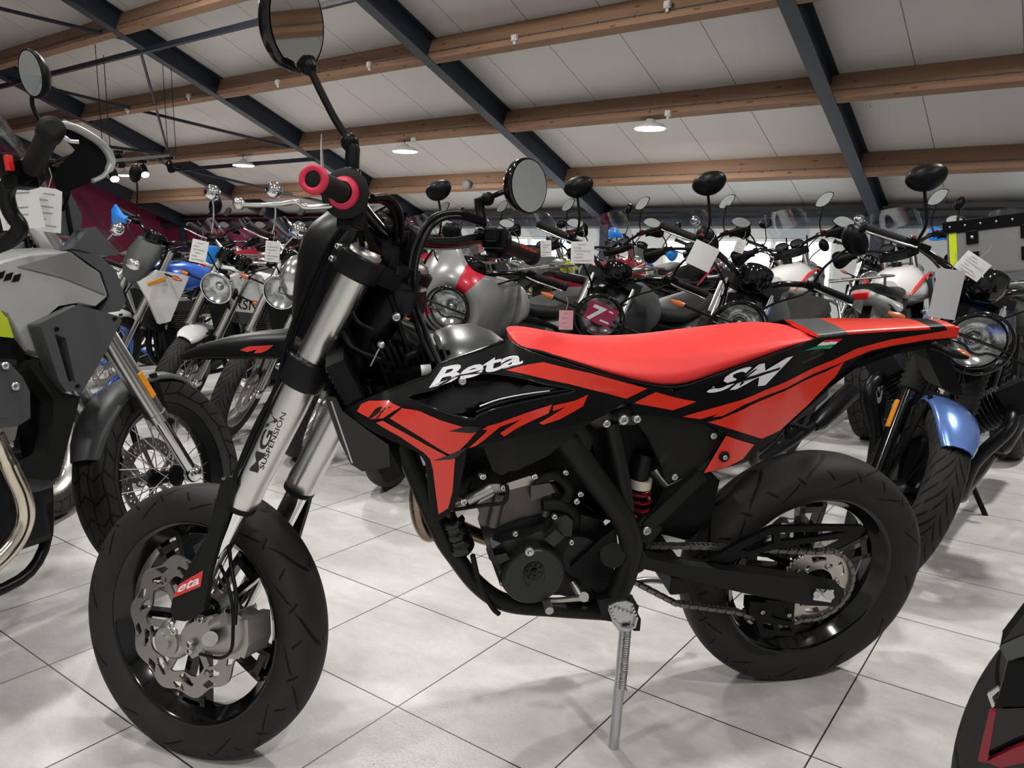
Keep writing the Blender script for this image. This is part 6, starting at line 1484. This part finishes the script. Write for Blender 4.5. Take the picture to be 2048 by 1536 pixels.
for i_, q in enumerate((2, 18, 34)): spanel('tank_vent', [(q - 4, 546 + i_ * 2), (q + 9, 541 + i_ * 3), (q + 4, 556 + i_ * 3), (q - 10, 560 + i_ * 2)], .208, .004, BLK, 0)
spanel('lime_panel', [(-50, 600), (0, 620), (16, 638), (28, 676), (-50, 668)], .212, .006, mat('lime_paint', (.42, .50, .02), .35, coat=.3), .002)
spanel('tank_trim', [(-50, 670), (28, 676), (50, 706), (50, 720), (-50, 714)], .205, .02, BLK, .002)
spanel('front_cowl', [(140, 500), (200, 512), (232, 540), (252, 603), (240, 622), (200, 628), (219, 592), (203, 544)], .20, .05, GRYD, .006)
spanel('cowl_fin', [(145, 498), (178, 455), (190, 453), (242, 508), (215, 512)], .19, .06, GRYD, .006)
spanel('head_cowl', [(96, 455), (122, 392), (142, 388), (165, 430), (160, 475), (118, 470)], .10, .03, GRYT, .006)
sh = spanel('radiator_shroud', [(79, 647), (157, 609), (239, 633), (244, 641), (219, 691), (166, 782), (133, 783), (118, 762), (95, 691)], .262, .05, GRYD, .008, holes=[[(109, 667), (131, 676), (151, 764), (137, 763)]])
for p in ((113, 658), (229, 637), (155, 772)): mb = MB(); bolt(mb, PS(p[0], p[1], -.263), .006, -Y, 0, .004); mb.build('shroud_screw', BLK, sh)
spanel('lower_fairing', [(64, 716), (120, 784), (161, 793), (150, 835), (119, 950), (104, 962), (44, 952), (48, 932), (96, 908), (106, 850), (108, 800), (60, 735)], .24, .06, SATB, .008)
spanel('radiator_duct', [(60, 720), (108, 790), (106, 860), (98, 906), (70, 915), (56, 850)], .18, .05, BLK, .002)
spanel('belly_guard', [(44, 950), (119, 950), (104, 975), (70, 985), (40, 975)], .22, .12, GRYD, .006)
hd = spanel('cylinder_head', [(-70, 745), (-40, 722), (17, 724), (44, 752), (60, 783), (61, 836), (34, 853), (-70, 862)], .40, .14, mat('painted_head', (.075, .08, .085), .4, metal=.4, bump=.1, nscale=300), .014)
mb = MB(); bolt(mb, PS(30, 773, -.401), .010, -Y, 0, .006); bolt(mb, PS(10, 732, -.401), .009, -Y, 0, .006); mb.build('head_bolt', STEEL, hd)
spanel('head_recess', [(-30, 800), (16, 808), (20, 834), (-30, 838)], .4015, .002, GRYD, 0)
mb = MB()
for k in range(5): mb.prism([PS(x, y, -.30 + .012 * k) for x, y in ((-60, 858), (36, 852), (30, 880), (-60, 892))], (0, .006, 0))
mb.prism([PS(x, y, -.27) for x, y in ((-60, 850), (34, 850), (10, 905), (-60, 910))], (0, .10, 0)); mb.build('cylinder', ALU, sv, bevel=.002)
mb = MB(); mb.tube(spline([PS(-10, 870, -.33), PS(6, 905, -.33), PS(24, 945, -.32), PS(44, 990, -.31), PS(50, 1035, -.30), PS(36, 1075, -.29), PS(8, 1110, -.28), PS(-40, 1150, -.26)], 8), [.019] * 12 + [.0215] * 45, 20); mb.build('exhaust_header', PIPE, sv)
mb = MB(); mb.prism([PS(x, y, -.20) for x, y in ((-60, 900), (10, 930), (22, 990), (10, 1060), (-60, 1100))], (0, .30, 0)); mb.build('crankcase', ENGD, sv, bevel=.01)
kill(sv, ('hand_guard', 'grip', 'lever'), True)
def LW(x, y, d): return SVI @ at_d(x, y, d)
gi, go = LW(62, 338, 1.78), LW(104, 256, 1.56); gd_ = (go - gi).normalized(); Lg = (go - gi).length
mb = MB(); mb.lathe(gi, gd_, [(-.03, .014), (-.03, .024), (-.005, .024), (0, .018), (Lg * .86, .0175), (Lg * .87, .021), (Lg, .021), (Lg + .003, .012)], 24, caps=True); mb.build('grip', RUBB, sv)
mb = MB(); mb.tube(spline([LW(30, 352, 1.85), LW(12, 385, 1.88), LW(22, 425, 1.9), LW(40, 455, 1.9), LW(20, 480, 1.92), LW(-30, 500, 1.95)], 5), .016, 12); mb.tube([LW(30, 352, 1.85), LW(62, 338, 1.78)], .013, 10); mb.build('handlebar', BLKM, sv)
GO = [(97, 240), (150, 256), (196, 283), (217, 308), (221, 330), (207, 350), (170, 370), (130, 386), (112, 378), (104, 345), (150, 300), (112, 262)]
mb = MB(); A1 = [LW(x, y, 1.74 + (x - 100) * .0008) for x, y in GO]; off_ = (LW(200, 300, 1.86) - LW(200, 300, 1.80)); mb.prism(A1, off_ * .35); hgd = mb.build('hand_guard', BLK, sv, bevel=.004)
mb = MB(); mb.tube(spline([LW(x, y, 1.735 + (x - 100) * .0008) for x, y in ((97, 240), (150, 256), (196, 283), (217, 308), (221, 330), (207, 351), (185, 362))], 5), [.004] * 3 + [.010] * 20 + [.006] * 8, 10, flat=.7); mb.build('guard_rim', GRYP, hgd)
mb = MB(); mb.tube(spline([LW(85, 300, 1.75), LW(112, 270, 1.70), LW(140, 282, 1.70), LW(158, 284, 1.70)], 5), .004, 8); mb.build('lever', STEEL, sv)
mb = MB(); mb.box(LW(18, 330, 1.76), (.03, .03, .04)); mb.box(LW(40, 350, 1.78), (.05, .04, .05)); mb.build('switch_block', BLK, sv, bevel=.005); mb = MB(); mb.box(LW(18, 326, 1.74), (.012, .012, .028)); mb.build('switch_button', REDP, sv, bevel=.002)
# its clear screen seen nearly edge on, screen arm
mb = MB(); mb.prism([PS(146, 388, -.14), PS(160, 384, -.14), PS(252, 506, -.17), PS(238, 512, -.17)], (0, .004, 0)); mb.build('screen_deflector', CLR, sv)
# ---------------------------------------------------------------- cards hanging from the bars
def card(px, py, d, w, h, rot, label, yaw=0.0, lines=6, m=PAPER, group='white price cards hanging from handlebars'):
    c = at_d(px, py, d); n = (CAMP - c); n.z *= .3; n.normalize(); n = Matrix.Rotation(yaw, 3, 'Z') @ n
    x = Z.cross(n).normalized(); y = n.cross(x)
    R = Matrix((x, y, n)).transposed() @ Matrix.Rotation(rot, 3, 'Z')
    mb = MB(); k = 8; P_ = []
    for i in range(k + 1):
        for j in range(2): P_.append(V((w * (i / k - .5), h * (j - .5), .004 * math.sin(i / k * PI))))
    mb.add(P_ + [p - V((0, 0, .0012)) for p in P_], [(2 * i, 2 * i + 2, 2 * i + 3, 2 * i + 1) for i in range(k)] + [(2 * i + 1 + 18, 2 * i + 3 + 18, 2 * i + 2 + 18, 2 * i + 18) for i in range(k)], 0)
    for i in range(lines):
        yy = h * (.36 - .72 * i / max(1, lines - 1)); L = w * (.30 + .12 * math.sin(i * 2.3 + px)); mb.box((-w * .40 + L, yy, .0052), (L * 2 * .95 if i % 3 else L, h * .022, .0004), None, 1)
    mb.tube([V((0, h / 2, .002)), V((.006, h / 2 + .03, .0)), V((0, h / 2 + .05, -.006))], .0012, 5, 1)
    o = mb.build('price_card', [m, INK], fixn=False); o.matrix_world = Matrix.Translation(c) @ R.to_4x4(); tag(o, label, 'price card', group); return o
card(1165, 505, 3.0, .088, .082, .02, 'white printed price card hanging upright beside the slim mirror stem')
card(1405, 512, 2.62, .082, .080, -.42, 'tilted bright blank card hanging from a grip above the red seat', lines=0)
card(398, 503, 4.7, .085, .125, -.22, 'white price card above the chrome headlamp, left one of two'); card(545, 503, 4.45, .075, .11, -.10, 'white price card under the long brake lever, right one of two')
card(1092, 497, 4.4, .06, .09, .05, 'small price card just right of the near right grip'); card(1893, 588, 2.75, .075, .15, -.10, 'translucent grey card hanging behind the tail', m=mat('grey_sleeve', (.42, .42, .44), .3), lines=0)
card(1945, 532, 2.95, .085, .065, -.60, 'white card stuck across the front of the aluminium case'); card(1480, 492, 5.0, .06, .08, -.3, 'small white tag in front of the right window')
card(38, 408, 2.3, .09, .12, .12, 'white sheet behind the silver bike handlebar, left one'); card(96, 420, 2.35, .06, .11, -.1, 'white sheet behind the silver bike handlebar, right one')
card(1132, 640, 3.05, .055, .075, 0, 'small red and white ticket below the cafe racer bars', m=mat('pink_card', (.62, .30, .34), .6), lines=4)

# rear guard panels of the dark bike in the lower right corner
SPI = SPB.matrix_world.inverted() if False else None
bpy.context.view_layer.update(); SPI = SPB.matrix_world.inverted(); kill(SPB, ('rear_fender',))
def cp(name, pts, d, m, t=.03):
    P_ = [SPI @ at_d(x, y, d) for x, y in pts]; c = at_d(2030, 1400, d); off = (SPI.to_3x3() @ V((c.x, c.y, 0)).normalized()) * t
    mb = MB(); mb.prism(P_, off); return mb.build(name, m, SPB, bevel=.003)
cp('seat_cowl', [(1998, 1293), (2052, 1222), (2110, 1180), (2110, 1300), (2020, 1320), (2012, 1321)], 1.12, BLKG, .05); cp('cowl_edge', [(1999, 1294), (2110, 1245), (2110, 1290), (2020, 1321), (2013, 1321)], 1.115, GRYD, .03)
cp('rear_guard', [(2016, 1322), (2110, 1316), (2110, 1412), (1992, 1414)], 1.14, BLK, .04)
cp('wheel_guard', [(1988, 1418), (2110, 1414), (2110, 1580), (1945, 1580)], 1.15, BLKG, .03)
cp('guard_stripe', [(1978, 1424), (1992, 1424), (1974, 1526), (1955, 1522)], 1.135, REDN, .01); cp('guard_stripe', [(1972, 1524), (2030, 1496), (2110, 1470), (2110, 1512), (2000, 1536)], 1.135, REDN, .01)
cp('chain_plate', [(1974, 1388), (1996, 1374), (2000, 1380), (1984, 1394), (1990, 1412), (1984, 1416)], 1.13, STEEL, .006)
